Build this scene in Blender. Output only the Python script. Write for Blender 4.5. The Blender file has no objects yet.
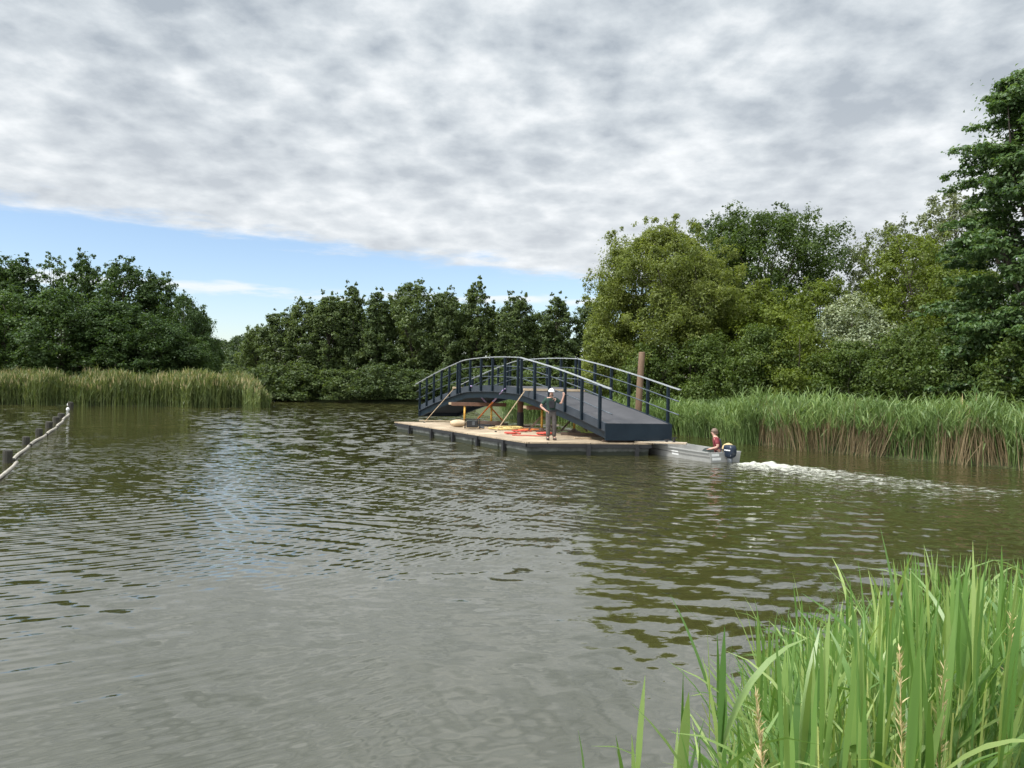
import bpy, math, random
import numpy as np
from mathutils import Vector, Matrix

R = math.radians
random.seed(7)
scn = bpy.context.scene
C = scn.collection

# ------------------------------------------------------------------ camera
F = 745.0
H = 2.4
ROLL = R(1.0)
cam = bpy.data.cameras.new('camera')
cam.sensor_width = 36
cam.lens = F / 1024 * 36
cam.clip_end = 8000
cam.clip_start = 0.05
camo = bpy.data.objects.new('camera', cam)
C.objects.link(camo)
camo.matrix_world = Matrix.Translation((0, 0, H)) @ Matrix.Rotation(R(90), 4, 'X') @ Matrix.Rotation(ROLL, 4, 'Z')
scn.camera = camo

def ray(px, py):
    dx = (px - 512) / F
    dy = -(py - 384) / F
    c, s = math.cos(ROLL), math.sin(ROLL)
    return Vector((c * dx - s * dy, 1.0, s * dx + c * dy))

def at(px, py, z=0.0):
    """the place on the level z that the photograph shows at this pixel"""
    d = ray(px, py)
    k = (z - H) / d.z
    return Vector((d.x * k, k, z))

def deep(px, py, Y):
    d = ray(px, py)
    return Vector((d.x * Y, Y, H + d.z * Y))

# ------------------------------------------------------------------ materials
def newmat(name):
    m = bpy.data.materials.new(name)
    m.use_nodes = True
    nt = m.node_tree
    b = nt.nodes['Principled BSDF']
    return m, nt, b

def node(nt, kind, **kw):
    n = nt.nodes.new(kind)
    for k, v in kw.items():
        if k.startswith('i_'):
            n.inputs[k[2:].replace('_', ' ')].default_value = v
        else:
            setattr(n, k, v)
    return n

def math_n(nt, op, a, b=None, c=None, clamp=False):
    n = nt.nodes.new('ShaderNodeMath')
    n.operation = op
    n.use_clamp = clamp
    for i, v in enumerate((a, b, c)):
        if v is None:
            continue
        if isinstance(v, (int, float)):
            n.inputs[i].default_value = v
        else:
            nt.links.new(v, n.inputs[i])
    return n.outputs[0]

def mixc(nt, fac, a, b, mode='MIX'):
    n = nt.nodes.new('ShaderNodeMix')
    n.data_type = 'RGBA'
    n.blend_type = mode
    for s, v in ((0, fac), (6, a), (7, b)):
        if isinstance(v, (int, float)):
            n.inputs[s].default_value = v
        elif isinstance(v, tuple):
            n.inputs[s].default_value = (*v[:3], 1)
        else:
            nt.links.new(v, n.inputs[s])
    return n.outputs[2]

def ramp(nt, fac, pts):
    n = nt.nodes.new('ShaderNodeValToRGB')
    e = n.color_ramp.elements
    while len(e) < len(pts):
        e.new(0.5)
    for i, (p, c) in enumerate(pts):
        e[i].position = p
        e[i].color = (*c, 1) if isinstance(c, tuple) else (c, c, c, 1)
    nt.links.new(fac, n.inputs[0])
    return n.outputs[0]

def noise(nt, vec, scale, detail=4, rough=0.55, dist=0.0):
    n = nt.nodes.new('ShaderNodeTexNoise')
    n.inputs['Scale'].default_value = scale
    n.inputs['Detail'].default_value = detail
    n.inputs['Roughness'].default_value = rough
    n.inputs['Distortion'].default_value = dist
    if vec is not None:
        nt.links.new(vec, n.inputs['Vector'])
    return n.outputs[0]

def objvec(nt, scale=(1, 1, 1), rot=(0, 0, 0), kind='Object'):
    t = nt.nodes.new('ShaderNodeTexCoord')
    m = nt.nodes.new('ShaderNodeMapping')
    m.inputs['Scale'].default_value = scale
    m.inputs['Rotation'].default_value = rot
    nt.links.new(t.outputs[kind], m.inputs[0])
    return m.outputs[0]

def worn(name, c1, c2, scale=3.0, rough=0.6, metal=0.0, bump=0.004, stretch=(1, 1, 1), spec=0.5, lo=0.3, hi=0.7):
    """a surface of two mottled tones with a fine relief"""
    m, nt, b = newmat(name)
    v = objvec(nt, stretch)
    f = noise(nt, v, scale, 6, 0.65)
    nt.links.new(ramp(nt, f, [(lo, c1), (hi, c2)]), b.inputs['Base Color'])
    b.inputs['Roughness'].default_value = rough
    b.inputs['Metallic'].default_value = metal
    b.inputs['Specular IOR Level'].default_value = spec
    if bump:
        g = noise(nt, v, scale * 8, 4, 0.6)
        bn = node(nt, 'ShaderNodeBump')
        bn.inputs['Strength'].default_value = 0.6
        bn.inputs['Distance'].default_value = bump
        nt.links.new(g, bn.inputs['Height'])
        nt.links.new(bn.outputs[0], b.inputs['Normal'])
    return m

def leafmat(name, c1, c2, trans=0.28, rough=0.5, spec=0.3, mid=None):
    m, nt, b = newmat(name)
    g = node(nt, 'ShaderNodeNewGeometry')
    oi = node(nt, 'ShaderNodeObjectInfo')
    pts = [(0.0, c1), (1.0, c2)] if mid is None else [(0.0, c1), (0.5, mid), (1.0, c2)]
    col = ramp(nt, g.outputs['Random Per Island'], pts)
    v = objvec(nt)
    n1 = noise(nt, v, 0.55, 3, 0.6)
    col = mixc(nt, 1.0, col, ramp(nt, n1, [(0.3, (0.72, 0.76, 0.72)), (0.7, (1.25, 1.2, 1.1))]), 'MULTIPLY')
    col = mixc(nt, 1.0, col, ramp(nt, oi.outputs['Random'], [(0.0, (0.85, 0.87, 0.9)), (1.0, (1.12, 1.1, 1.0))]), 'MULTIPLY')
    nt.links.new(col, b.inputs['Base Color'])
    b.inputs['Roughness'].default_value = rough
    b.inputs['Specular IOR Level'].default_value = spec
    t = node(nt, 'ShaderNodeBsdfTranslucent')
    tc = mixc(nt, 1.0, col, (1.5, 1.5, 0.7), 'MULTIPLY')
    nt.links.new(tc, t.inputs['Color'])
    mx = node(nt, 'ShaderNodeMixShader')
    mx.inputs[0].default_value = trans
    nt.links.new(b.outputs[0], mx.inputs[1])
    nt.links.new(t.outputs[0], mx.inputs[2])
    nt.links.new(mx.outputs[0], nt.nodes['Material Output'].inputs[0])
    return m

M = {}
M['navy'] = worn('navy steel paint', (0.0035, 0.0105, 0.018), (0.0075, 0.017, 0.027), 2.0, 0.42, 0, 0.001, spec=0.35)
M['grey_steel'] = worn('grey fascia steel', (0.026, 0.034, 0.045), (0.044, 0.053, 0.066), 1.5, 0.5, 0, 0.001, spec=0.35)
M['rail_mid'] = worn('mid rail steel', (0.05, 0.065, 0.08), (0.10, 0.12, 0.14), 2.0, 0.35, 0.2, 0)
M['deck_grey'] = worn('anti slip deck', (0.048, 0.048, 0.052), (0.075, 0.074, 0.079), 1.2, 0.85, 0, 0.003)
M['soffit'] = worn('dark underside', (0.012, 0.016, 0.02), (0.028, 0.03, 0.033), 1.5, 0.7)
M['galv'] = worn('galvanised handrail', (0.45, 0.47, 0.49), (0.62, 0.64, 0.66), 5, 0.35, 0.6, 0.0005)
M['ply'] = worn('weathered plywood', (0.30, 0.235, 0.165), (0.50, 0.41, 0.30), 1.1, 0.8, 0, 0.003, (0.5, 2, 1))
M['timber'] = worn('pale sawn timber', (0.40, 0.30, 0.19), (0.58, 0.46, 0.31), 2.5, 0.75, 0, 0.002, (1, 1, 4))
M['old_timber'] = worn('dark old timber', (0.06, 0.04, 0.028), (0.15, 0.10, 0.07), 2.5, 0.8, 0, 0.004)
M['red_timber'] = worn('red brown timber', (0.085, 0.042, 0.026), (0.16, 0.085, 0.052), 2.5, 0.8, 0, 0.003)
M['pile'] = worn('pink brown pile wood', (0.115, 0.068, 0.038), (0.19, 0.122, 0.075), 2.0, 0.8, 0, 0.006, (3, 3, 0.6))
M['concrete'] = worn('mottled float concrete', (0.045, 0.05, 0.046), (0.19, 0.195, 0.18), 1.8, 0.8, 0, 0.006, (1, 1, 0.6))
M['rubber'] = worn('black rubber', (0.008, 0.008, 0.009), (0.02, 0.02, 0.021), 5, 0.65)
M['black_plastic'] = worn('black machine paint', (0.012, 0.013, 0.015), (0.03, 0.032, 0.035), 8, 0.4)
M['alu'] = worn('dull aluminium', (0.30, 0.30, 0.285), (0.47, 0.465, 0.44), 1.6, 0.5, 0.35, 0.001)
M['alu_dark'] = worn('dark dirty aluminium', (0.13, 0.13, 0.12), (0.24, 0.235, 0.22), 2.5, 0.6, 0.3, 0.002)  # darker, rougher aluminium for thwarts and rub strakes
M['white_plate'] = worn('white sticker', (0.62, 0.62, 0.60), (0.8, 0.8, 0.78), 25, 0.5, 0, 0)
M['cowl'] = worn('dark blue cowling', (0.010, 0.017, 0.032), (0.018, 0.028, 0.048), 4, 0.3, 0, 0)
M['leg_grey'] = worn('grey motor leg', (0.07, 0.08, 0.09), (0.12, 0.13, 0.14), 4, 0.4, 0.2, 0)
M['yellow'] = worn('yellow paint', (0.50, 0.27, 0.04), (0.66, 0.38, 0.07), 6, 0.55)
M['bag'] = worn('tan yellow bag cloth', (0.52, 0.38, 0.18), (0.66, 0.52, 0.30), 6, 0.8, 0, 0.01)
M['orange'] = worn('orange webbing', (0.62, 0.17, 0.045), (0.78, 0.27, 0.08), 10, 0.8, 0, 0)
M['purple'] = worn('violet webbing', (0.30, 0.22, 0.42), (0.45, 0.36, 0.58), 10, 0.8, 0, 0)
M['red'] = worn('red hose', (0.48, 0.05, 0.035), (0.62, 0.10, 0.06), 8, 0.6, 0, 0)
M['sack'] = worn('tan sacking', (0.42, 0.31, 0.19), (0.60, 0.47, 0.32), 5, 0.9, 0, 0.01)
M['ochre'] = worn('straw coloured rope', (0.45, 0.33, 0.12), (0.62, 0.48, 0.2), 8, 0.9, 0, 0.002)
M['skin'] = worn('skin', (0.48, 0.27, 0.20), (0.58, 0.35, 0.27), 12, 0.5, 0, 0)
M['hair'] = worn('brown hair', (0.10, 0.065, 0.045), (0.20, 0.14, 0.10), 30, 0.6, 0, 0.002)
M['green_cloth'] = worn('dark green shirt', (0.011, 0.032, 0.024), (0.022, 0.055, 0.040), 12, 0.9, 0, 0.004)
M['grey_cloth'] = worn('grey brown work trousers', (0.055, 0.047, 0.043), (0.11, 0.098, 0.09), 9, 0.9, 0, 0.005)
M['black_cloth'] = worn('black cloth', (0.014, 0.014, 0.017), (0.03, 0.03, 0.035), 9, 0.9, 0, 0.004)
M['maroon'] = worn('maroon shirt', (0.15, 0.022, 0.03), (0.25, 0.045, 0.055), 9, 0.9, 0, 0.004)
M['navy_cloth'] = worn('navy vest', (0.02, 0.026, 0.045), (0.04, 0.048, 0.07), 9, 0.85, 0, 0.004)
M['dark_trousers'] = worn('dark green trousers', (0.018, 0.026, 0.024), (0.035, 0.045, 0.04), 9, 0.9, 0, 0.004)
M['white_hat'] = worn('white hard hat', (0.74, 0.74, 0.72), (0.82, 0.82, 0.80), 5, 0.35, 0, 0)
M['boot'] = worn('brown leather boot', (0.035, 0.025, 0.02), (0.07, 0.05, 0.04), 9, 0.6)
M['eye'] = worn('dark eye', (0.01, 0.01, 0.01), (0.02, 0.02, 0.02), 9, 0.3, 0, 0)
M['boom'] = worn('bleached floating log', (0.24, 0.215, 0.17), (0.46, 0.42, 0.35), 2.2, 0.8, 0, 0.006, (1, 1, 1))
M['post_dark'] = worn('algae dark post', (0.022, 0.022, 0.016), (0.055, 0.05, 0.038), 5, 0.9, 0, 0.008)
M['stone'] = worn('grey stone', (0.09, 0.085, 0.075), (0.19, 0.18, 0.16), 5, 0.9, 0, 0.02)
M['bark'] = worn('grey brown bark', (0.045, 0.036, 0.028), (0.12, 0.10, 0.08), 3, 0.95, 0, 0.03, (3, 3, 0.6))
M['bark_pale'] = worn('pale bark', (0.10, 0.09, 0.075), (0.22, 0.20, 0.17), 3, 0.95, 0, 0.02, (3, 3, 0.6))

M['lf_alder'] = leafmat('alder leaves', (0.060, 0.096, 0.036), (0.128, 0.168, 0.068), 0.38)  # lightened a little, aerial haze put into the leaf colour
M['lf_left'] = leafmat('dense dark leaves', (0.038, 0.078, 0.024), (0.088, 0.138, 0.042), 0.34)
M['lf_far'] = leafmat('far pale leaves', (0.045, 0.075, 0.035), (0.085, 0.12, 0.055), 0.25)
M['lf_willow'] = leafmat('olive willow leaves', (0.110, 0.145, 0.030), (0.21, 0.245, 0.080), 0.42)
M['lf_oak'] = leafmat('mid green leaves', (0.034, 0.064, 0.016), (0.085, 0.128, 0.034), 0.38)
M['lf_yellow'] = leafmat('yellow olive leaves', (0.095, 0.135, 0.020), (0.175, 0.220, 0.048), 0.4)
M['lf_grey'] = leafmat('silver grey leaves', (0.15, 0.19, 0.10), (0.40, 0.44, 0.31), 0.25)
M['lf_feather'] = leafmat('dusty grey green leaves', (0.10, 0.125, 0.075), (0.20, 0.23, 0.15), 0.32)
M['lf_maple'] = leafmat('deep green broad leaves', (0.045, 0.100, 0.030), (0.15, 0.225, 0.09), 0.36, 0.4, 0.45)
M['lf_shrub'] = leafmat('dark shrub leaves', (0.048, 0.084, 0.018), (0.115, 0.16, 0.04), 0.35)
M['lf_bright'] = leafmat('fresh shrub leaves', (0.06, 0.11, 0.018), (0.13, 0.19, 0.04), 0.3)
M['rd_green'] = leafmat('reed leaves', (0.085, 0.150, 0.050), (0.20, 0.275, 0.115), 0.3, 0.45)
M['rd_far'] = leafmat('far reed leaves', (0.080, 0.120, 0.038), (0.175, 0.205, 0.085), 0.3, 0.5)
M['rd_dry'] = leafmat('dry reed stems', (0.15, 0.115, 0.072), (0.34, 0.27, 0.185), 0.1, 0.7)
M['rd_straw'] = leafmat('straw reed plumes', (0.28, 0.23, 0.13), (0.50, 0.42, 0.28), 0.2, 0.8)
M['rd_near'] = leafmat('near reed leaves', (0.075, 0.160, 0.040), (0.28, 0.37, 0.15), 0.36, 0.38, 0.5, (0.13, 0.235, 0.070))
M['seed'] = leafmat('seed heads', (0.42, 0.33, 0.19), (0.66, 0.55, 0.36), 0.2, 0.8)
M['rd_nearstem'] = leafmat('near reed stems', (0.16, 0.22, 0.06), (0.30, 0.34, 0.13), 0.1, 0.5)

# ------------------------------------------------------------------ mesh helpers
class MB:
    def __init__(s):
        s.v, s.f, s.mi, s.cur = [], [], [], 0
    def add(s, vs, fs):
        o = len(s.v)
        s.v += [Vector(p) for p in vs]
        s.f += [tuple(i + o for i in f) for f in fs]
        s.mi += [s.cur] * len(fs)
        return s
    def box(s, c, size, rot=None):
        hx, hy, hz = size[0] / 2, size[1] / 2, size[2] / 2
        vs = [Vector((x, y, z)) for z in (-hz, hz) for x, y in ((-hx, -hy), (hx, -hy), (hx, hy), (-hx, hy))]
        if rot is not None:
            vs = [rot @ p for p in vs]
        c = Vector(c)
        return s.hexa([p + c for p in vs])
    def hexa(s, vs):
        return s.add(vs, [(3, 2, 1, 0), (4, 5, 6, 7), (0, 1, 5, 4), (1, 2, 6, 5), (2, 3, 7, 6), (3, 0, 4, 7)])
    def prism(s, poly, z0, z1):
        n = len(poly)
        vs = [(p[0], p[1], z0) for p in poly] + [(p[0], p[1], z1) for p in poly]
        fs = [tuple(reversed(range(n))), tuple(range(n, 2 * n))] + [(i, (i + 1) % n, n + (i + 1) % n, n + i) for i in range(n)]
        return s.add(vs, fs)
    def bar(s, p0, p1, w, h, up=(0, 0, 1)):
        p0, p1 = Vector(p0), Vector(p1)
        d = (p1 - p0).normalized()
        u = Vector(up)
        if abs(d.dot(u)) > 0.98:
            u = Vector((0, 1, 0))
        r = d.cross(u).normalized()
        u = r.cross(d).normalized()
        vs = []
        for p in (p0, p1):
            for a, b in ((-1, -1), (1, -1), (1, 1), (-1, 1)):
                vs.append(p + r * a * w / 2 + u * b * h / 2)
        return s.add(vs, [(0, 1, 2, 3), (7, 6, 5, 4), (0, 4, 5, 1), (1, 5, 6, 2), (2, 6, 7, 3), (3, 7, 4, 0)])
    def sweep(s, pts, w, h):
        """a rectangular section swept along a path"""
        pts = [Vector(p) for p in pts]
        vs, fs = [], []
        for i, p in enumerate(pts):
            d = (pts[min(i + 1, len(pts) - 1)] - pts[max(i - 1, 0)]).normalized()
            r = d.cross(Vector((0, 0, 1))).normalized()
            u = r.cross(d)
            vs += [p + r * a * w / 2 + u * b * h / 2 for a, b in ((-1, -1), (1, -1), (1, 1), (-1, 1))]
            if i:
                o = 4 * (i - 1)
                fs += [(o + k, o + 4 + k, o + 4 + (k + 1) % 4, o + (k + 1) % 4) for k in range(4)]
        n = 4 * (len(pts) - 1)
        fs += [(0, 1, 2, 3), (n + 3, n + 2, n + 1, n)]
        return s.add(vs, fs)
    def tube(s, pts, rad, n=8, caps=True):
        pts = [Vector(p) for p in pts]
        if isinstance(rad, (int, float)):
            rad = [rad] * len(pts)
        vs, fs = [], []
        ref = Vector((0.31, 0.17, 0.93))
        for i, p in enumerate(pts):
            d = (pts[min(i + 1, len(pts) - 1)] - pts[max(i - 1, 0)]).normalized()
            a = d.cross(ref)
            if a.length < 0.1:
                a = d.cross(Vector((1, 0, 0)))
            a.normalize()
            b = d.cross(a)
            for k in range(n):
                t = 2 * math.pi * k / n
                vs.append(p + (a * math.cos(t) + b * math.sin(t)) * rad[i])
            if i:
                o = n * (i - 1)
                fs += [(o + k, o + (k + 1) % n, o + n + (k + 1) % n, o + n + k) for k in range(n)]
        if caps:
            o = n * (len(pts) - 1)
            fs += [tuple(reversed(range(n))), tuple(range(o, o + n))]
        return s.add(vs, fs)
    def rings(s, rings, caps=True):
        n = len(rings[0])
        vs, fs = [], []
        for i, r in enumerate(rings):
            vs += r
            if i:
                o = n * (i - 1)
                fs += [(o + k, o + (k + 1) % n, o + n + (k + 1) % n, o + n + k) for k in range(n)]
        if caps:
            o = n * (len(rings) - 1)
            fs += [tuple(reversed(range(n))), tuple(range(o, o + n))]
        return s.add(vs, fs)
    def build(s, name, mats, parent=None, smooth=False, bevel=0.0):
        off = parent_origin(parent)
        me = bpy.data.meshes.new(name)
        me.from_pydata([p - off for p in s.v], [], s.f)
        for m in (mats if isinstance(mats, (list, tuple)) else [mats]):
            me.materials.append(M[m] if isinstance(m, str) else m)
        me.polygons.foreach_set('material_index', s.mi)
        if smooth:
            me.polygons.foreach_set('use_smooth', [True] * len(me.polygons))
        me.update()
        o = bpy.data.objects.new(name, me)
        C.objects.link(o)
        o.parent = parent
        if bevel:
            bv = o.modifiers.new('bevel', 'BEVEL')
            bv.width = bevel
            bv.segments = 2
            bv.limit_method = 'ANGLE'
        return o

def parent_origin(p):
    v = Vector((0, 0, 0))
    if p is not None and p.get('local') is None:
        while p is not None:
            v += p.location
            p = p.parent
    return v

def tag(o, label=None, cat=None, group=None, kind=None):
    if label: o['label'] = label
    if cat: o['category'] = cat
    if group: o['group'] = group
    if kind: o['kind'] = kind
    return o

def empty(name, loc, label, cat, group=None, rz=0.0, local=False):
    o = bpy.data.objects.new(name, None)
    o.empty_display_size = 0.3
    C.objects.link(o)
    o.location = loc
    o.rotation_euler.z = rz
    if local:
        o['local'] = 1
    return tag(o, label, cat, group)

def npmesh(name, verts, quads, mats, parent=None, mi=None, smooth=False):
    me = bpy.data.meshes.new(name)
    nv, nq = len(verts), len(quads)
    me.vertices.add(nv)
    me.vertices.foreach_set('co', np.ascontiguousarray(verts, np.float32).ravel())
    me.loops.add(nq * 4)
    me.loops.foreach_set('vertex_index', np.ascontiguousarray(quads, np.int32).ravel())
    me.polygons.add(nq)
    me.polygons.foreach_set('loop_start', np.arange(nq, dtype=np.int32) * 4)
    for m in (mats if isinstance(mats, (list, tuple)) else [mats]):
        me.materials.append(M[m] if isinstance(m, str) else m)
    if mi is not None:
        me.polygons.foreach_set('material_index', np.ascontiguousarray(mi, np.int32))
    if smooth:
        me.polygons.foreach_set('use_smooth', np.ones(nq, bool))
    me.update(calc_edges=True)
    o = bpy.data.objects.new(name, me)
    C.objects.link(o)
    o.parent = parent
    return o

# ------------------------------------------------------------------ the shores
WATER = [at(1024, 470), at(940, 462.5), at(860, 455.5), at(800, 449.5), at(745, 443), at(700, 437),
         at(560, 421.5), at(505, 418.5), Vector((-2.5, 58, 0)), Vector((-4, 74, 0)), Vector((-9, 81, 0)),
         Vector((-26, 84, 0)), Vector((-31, 92, 0)), Vector((-44, 140, 0)), Vector((-56, 150, 0)), Vector((-48, 110, 0)),
         Vector((-29, 78, 0)), Vector((-22.6, 66.5, 0)), at(262, 408), at(135, 406.3), at(0, 404.8), Vector((-72, 54, 0)), Vector((-120, 40, 0)),
         Vector((-160, 2, 0)), Vector((-60, -3, 0)), Vector((-12, 0.5, 0)), Vector((-1.5, 2.3, 0)), Vector((0.5, 2.7, 0)),
         Vector((2.0, 4.2, 0)), Vector((4.2, 5.3, 0)), Vector((8, 5.6, 0)), Vector((16, 2, 0)), Vector((30, -6, 0)), Vector((34, 2, 0)), Vector((24, 14, 0))]
WP = np.array([(p.x, p.y) for p in WATER])

def shore(P):
    """signed distance to the shoreline, positive on land"""
    P = np.asarray(P, float).reshape(-1, 2)
    A, B = WP, np.roll(WP, -1, 0)
    best = np.full(len(P), 1e9)
    ins = np.zeros(len(P), bool)
    for a, b in zip(A, B):
        ab = b - a
        t = np.clip(((P - a) @ ab) / (ab @ ab), 0, 1)
        best = np.minimum(best, np.hypot(*(P - a - t[:, None] * ab).T))
        c = ((a[1] > P[:, 1]) != (b[1] > P[:, 1]))
        with np.errstate(divide='ignore', invalid='ignore'):
            xx = (b[0] - a[0]) * (P[:, 1] - a[1]) / (b[1] - a[1]) + a[0]
        ins ^= c & (P[:, 0] < xx)
    return np.where(ins, -best, best)

def ground_z(P):
    d = shore(P)
    P = np.asarray(P, float).reshape(-1, 2)
    bump = 0.05 * np.sin(P[:, 0] * 1.7 + 0.6 * np.sin(P[:, 1])) * np.sin(P[:, 1] * 1.3)
    land = 0.85 * (1 - np.exp(-np.maximum(d, 0) / 2.2)) + bump * np.clip(d, 0, 1)
    return np.where(d > 0, land, np.maximum(d * 0.6, -1.2))

def gz(x, y):
    return float(ground_z([(x, y)])[0])

# ground sheet
def axis(fine0, fine1, f, mid0, mid1, m):
    a = list(np.arange(mid0, fine0, m)) + list(np.arange(fine0, fine1, f)) + list(np.arange(fine1, mid1 + m, m))
    lo, hi = [], []
    s = m
    x = a[-1]
    while x < 3500:
        s *= 1.5; x += s; hi.append(x)
    s = m
    x = a[0]
    while x > -3500:
        s *= 1.5; x -= s; lo.append(x)
    return np.array(lo[::-1] + a + hi)

gx, gy = axis(-3, 8, 0.3, -75, 45, 1.0), axis(-1, 8, 0.3, -8, 160, 1.0)
GX, GY = np.meshgrid(gx, gy)
P2 = np.stack([GX.ravel(), GY.ravel()], 1)
Z = ground_z(P2)
nx, ny = len(gx), len(gy)
idx = np.arange(nx * ny).reshape(ny, nx)
Q = np.stack([idx[:-1, :-1].ravel(), idx[:-1, 1:].ravel(), idx[1:, 1:].ravel(), idx[1:, :-1].ravel()], 1)
m, nt, b = newmat('bank soil and grass')
v = objvec(nt)
f1 = noise(nt, v, 0.8, 6, 0.65)
f2 = noise(nt, v, 6.0, 5, 0.7)
col = ramp(nt, f1, [(0.35, (0.045, 0.06, 0.018)), (0.55, (0.07, 0.085, 0.028)), (0.7, (0.085, 0.066, 0.038))])
col = mixc(nt, 1.0, col, ramp(nt, f2, [(0.3, 0.65), (0.7, 1.25)]), 'MULTIPLY')
nt.links.new(col, b.inputs['Base Color'])
b.inputs['Roughness'].default_value = 0.95
bn = node(nt, 'ShaderNodeBump')
bn.inputs['Distance'].default_value = 0.08
nt.links.new(f2, bn.inputs['Height'])
nt.links.new(bn.outputs[0], b.inputs['Normal'])
M['ground'] = m
g = npmesh('ground', np.column_stack([P2, Z]), Q, 'ground', smooth=True)
tag(g, 'dark grassy soil of the banks around the water', None, None, 'structure')

# ------------------------------------------------------------------ water
m, nt, b = newmat('murky pond water')
tc = nt.nodes.new('ShaderNodeTexCoord')
pos = tc.outputs['Object']
sep = node(nt, 'ShaderNodeSeparateXYZ')
nt.links.new(pos, sep.inputs[0])
X, Y = sep.outputs[0], sep.outputs[1]

def mapped(scale, rz=0.0):
    mp = nt.nodes.new('ShaderNodeMapping')
    mp.inputs['Scale'].default_value = scale
    mp.inputs['Rotation'].default_value = (0, 0, rz)
    nt.links.new(pos, mp.inputs[0])
    return mp.outputs[0]

warp = noise(nt, mapped((1, 1, 1)), 0.22, 3, 0.5)
warp2 = noise(nt, mapped((1, 1, 1)), 0.9, 2, 0.5)
gust = noise(nt, mapped((0.6, 1, 1)), 0.13, 3, 0.5)

SL = [None, None]
def addslope(sx, sy):
    for i, v_ in enumerate((sx, sy)):
        SL[i] = v_ if SL[i] is None else math_n(nt, 'ADD', SL[i], v_)

def rings_wave(cx, cy, lam, amp, wob, decay, gate=None):
    """slopes of a ring of waves spreading from a place on the water"""
    dx = math_n(nt, 'SUBTRACT', X, cx)
    dy = math_n(nt, 'SUBTRACT', Y, cy)
    d = math_n(nt, 'SQRT', math_n(nt, 'ADD', math_n(nt, 'MULTIPLY', dx, dx), math_n(nt, 'MULTIPLY', dy, dy)))
    ph = math_n(nt, 'MULTIPLY_ADD', d, 2 * math.pi / lam, math_n(nt, 'MULTIPLY', warp, wob))
    ph = math_n(nt, 'MULTIPLY_ADD', warp2, wob * 0.35, ph)
    c_ = math_n(nt, 'COSINE', ph)
    a = math_n(nt, 'MULTIPLY', math_n(nt, 'DIVIDE', amp * 2 * math.pi / lam, math_n(nt, 'MULTIPLY_ADD', d, decay, 1.0)), c_)
    if gate is not None:
        a = math_n(nt, 'MULTIPLY', a, gate)
    a = math_n(nt, 'DIVIDE', a, d)
    addslope(math_n(nt, 'MULTIPLY', a, dx), math_n(nt, 'MULTIPLY', a, dy))

def chop_slope(vec, scale, detail, rough, amount, gate):
    n = nt.nodes.new('ShaderNodeTexNoise')
    n.inputs['Scale'].default_value = scale
    n.inputs['Detail'].default_value = detail
    n.inputs['Roughness'].default_value = rough
    nt.links.new(vec, n.inputs['Vector'])
    sp_ = node(nt, 'ShaderNodeSeparateColor')
    nt.links.new(n.outputs[1], sp_.inputs[0])
    g_ = math_n(nt, 'MULTIPLY', gate, amount)
    addslope(math_n(nt, 'MULTIPLY', math_n(nt, 'SUBTRACT', sp_.outputs[0], 0.5), g_), math_n(nt, 'MULTIPLY', math_n(nt, 'SUBTRACT', sp_.outputs[1], 0.5), g_))

def patch(scale, seed, lo, hi):
    mp = nt.nodes.new('ShaderNodeMapping')
    mp.inputs['Location'].default_value = (seed * 13.7, seed * 7.3, seed)
    nt.links.new(pos, mp.inputs[0])
    n = noise(nt, mp.outputs[0], scale, 2, 0.5)
    mr = node(nt, 'ShaderNodeMapRange', interpolation_type='SMOOTHSTEP')
    mr.inputs[1].default_value = lo
    mr.inputs[2].default_value = hi
    nt.links.new(n, mr.inputs[0])
    return mr.outputs[0]

def ymap(a, bb, v0, v1):
    mr = node(nt, 'ShaderNodeMapRange', interpolation_type='SMOOTHSTEP')
    for i, vv in enumerate((a, bb, v0, v1)):
        mr.inputs[i + 1].default_value = vv
    nt.links.new(Y, mr.inputs[0])
    return mr.outputs[0]


# long swells and rings from the boat and the barge
def xmap(a, bb, v0, v1):
    mr = node(nt, 'ShaderNodeMapRange', interpolation_type='SMOOTHSTEP')
    for i, vv in enumerate((a, bb, v0, v1)):
        mr.inputs[i + 1].default_value = vv
    nt.links.new(X, mr.inputs[0])
    return mr.outputs[0]
rings_wave(-11.5, 19, 0.33, 0.0040, 8.0, 0.04, math_n(nt, 'MULTIPLY', ymap(6, 14, 0.4, 1), patch(0.20, 1, 0.40, 0.64)))
rings_wave(-11.5, 19, 0.155, 0.0016, 5.0, 0.03, patch(0.28, 8, 0.40, 0.60))
rings_wave(-7, 1, 0.27, 0.0024, 6.0, 0.03, patch(0.24, 2, 0.42, 0.65))
rings_wave(-16, 38, 0.48, 0.0042, 10.0, 0.03, patch(0.14, 9, 0.42, 0.62))
rings_wave(12, 30, 0.60, 0.0085, 9.0, 0.02, math_n(nt, 'MULTIPLY', patch(0.10, 3, 0.30, 0.60), xmap(-6, 1, 0.12, 1)))
rings_wave(18, 12, 0.34, 0.0042, 8.0, 0.03, math_n(nt, 'MULTIPLY', patch(0.18, 4, 0.36, 0.60), xmap(-6, 1, 0.3, 1)))
rings_wave(-4, 15, 0.21, 0.0014, 6.0, 0.02, patch(0.22, 6, 0.42, 0.62))
rings_wave(3, 33, 0.46, 0.0050, 8.0, 0.02, patch(0.15, 5, 0.40, 0.6))
# wind chop, rougher away from the near bank
rough_f = math_n(nt, 'MULTIPLY', ymap(4, 20, 0.25, 1.0), math_n(nt, 'MULTIPLY_ADD', gust, 1.6, 0.1))
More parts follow.
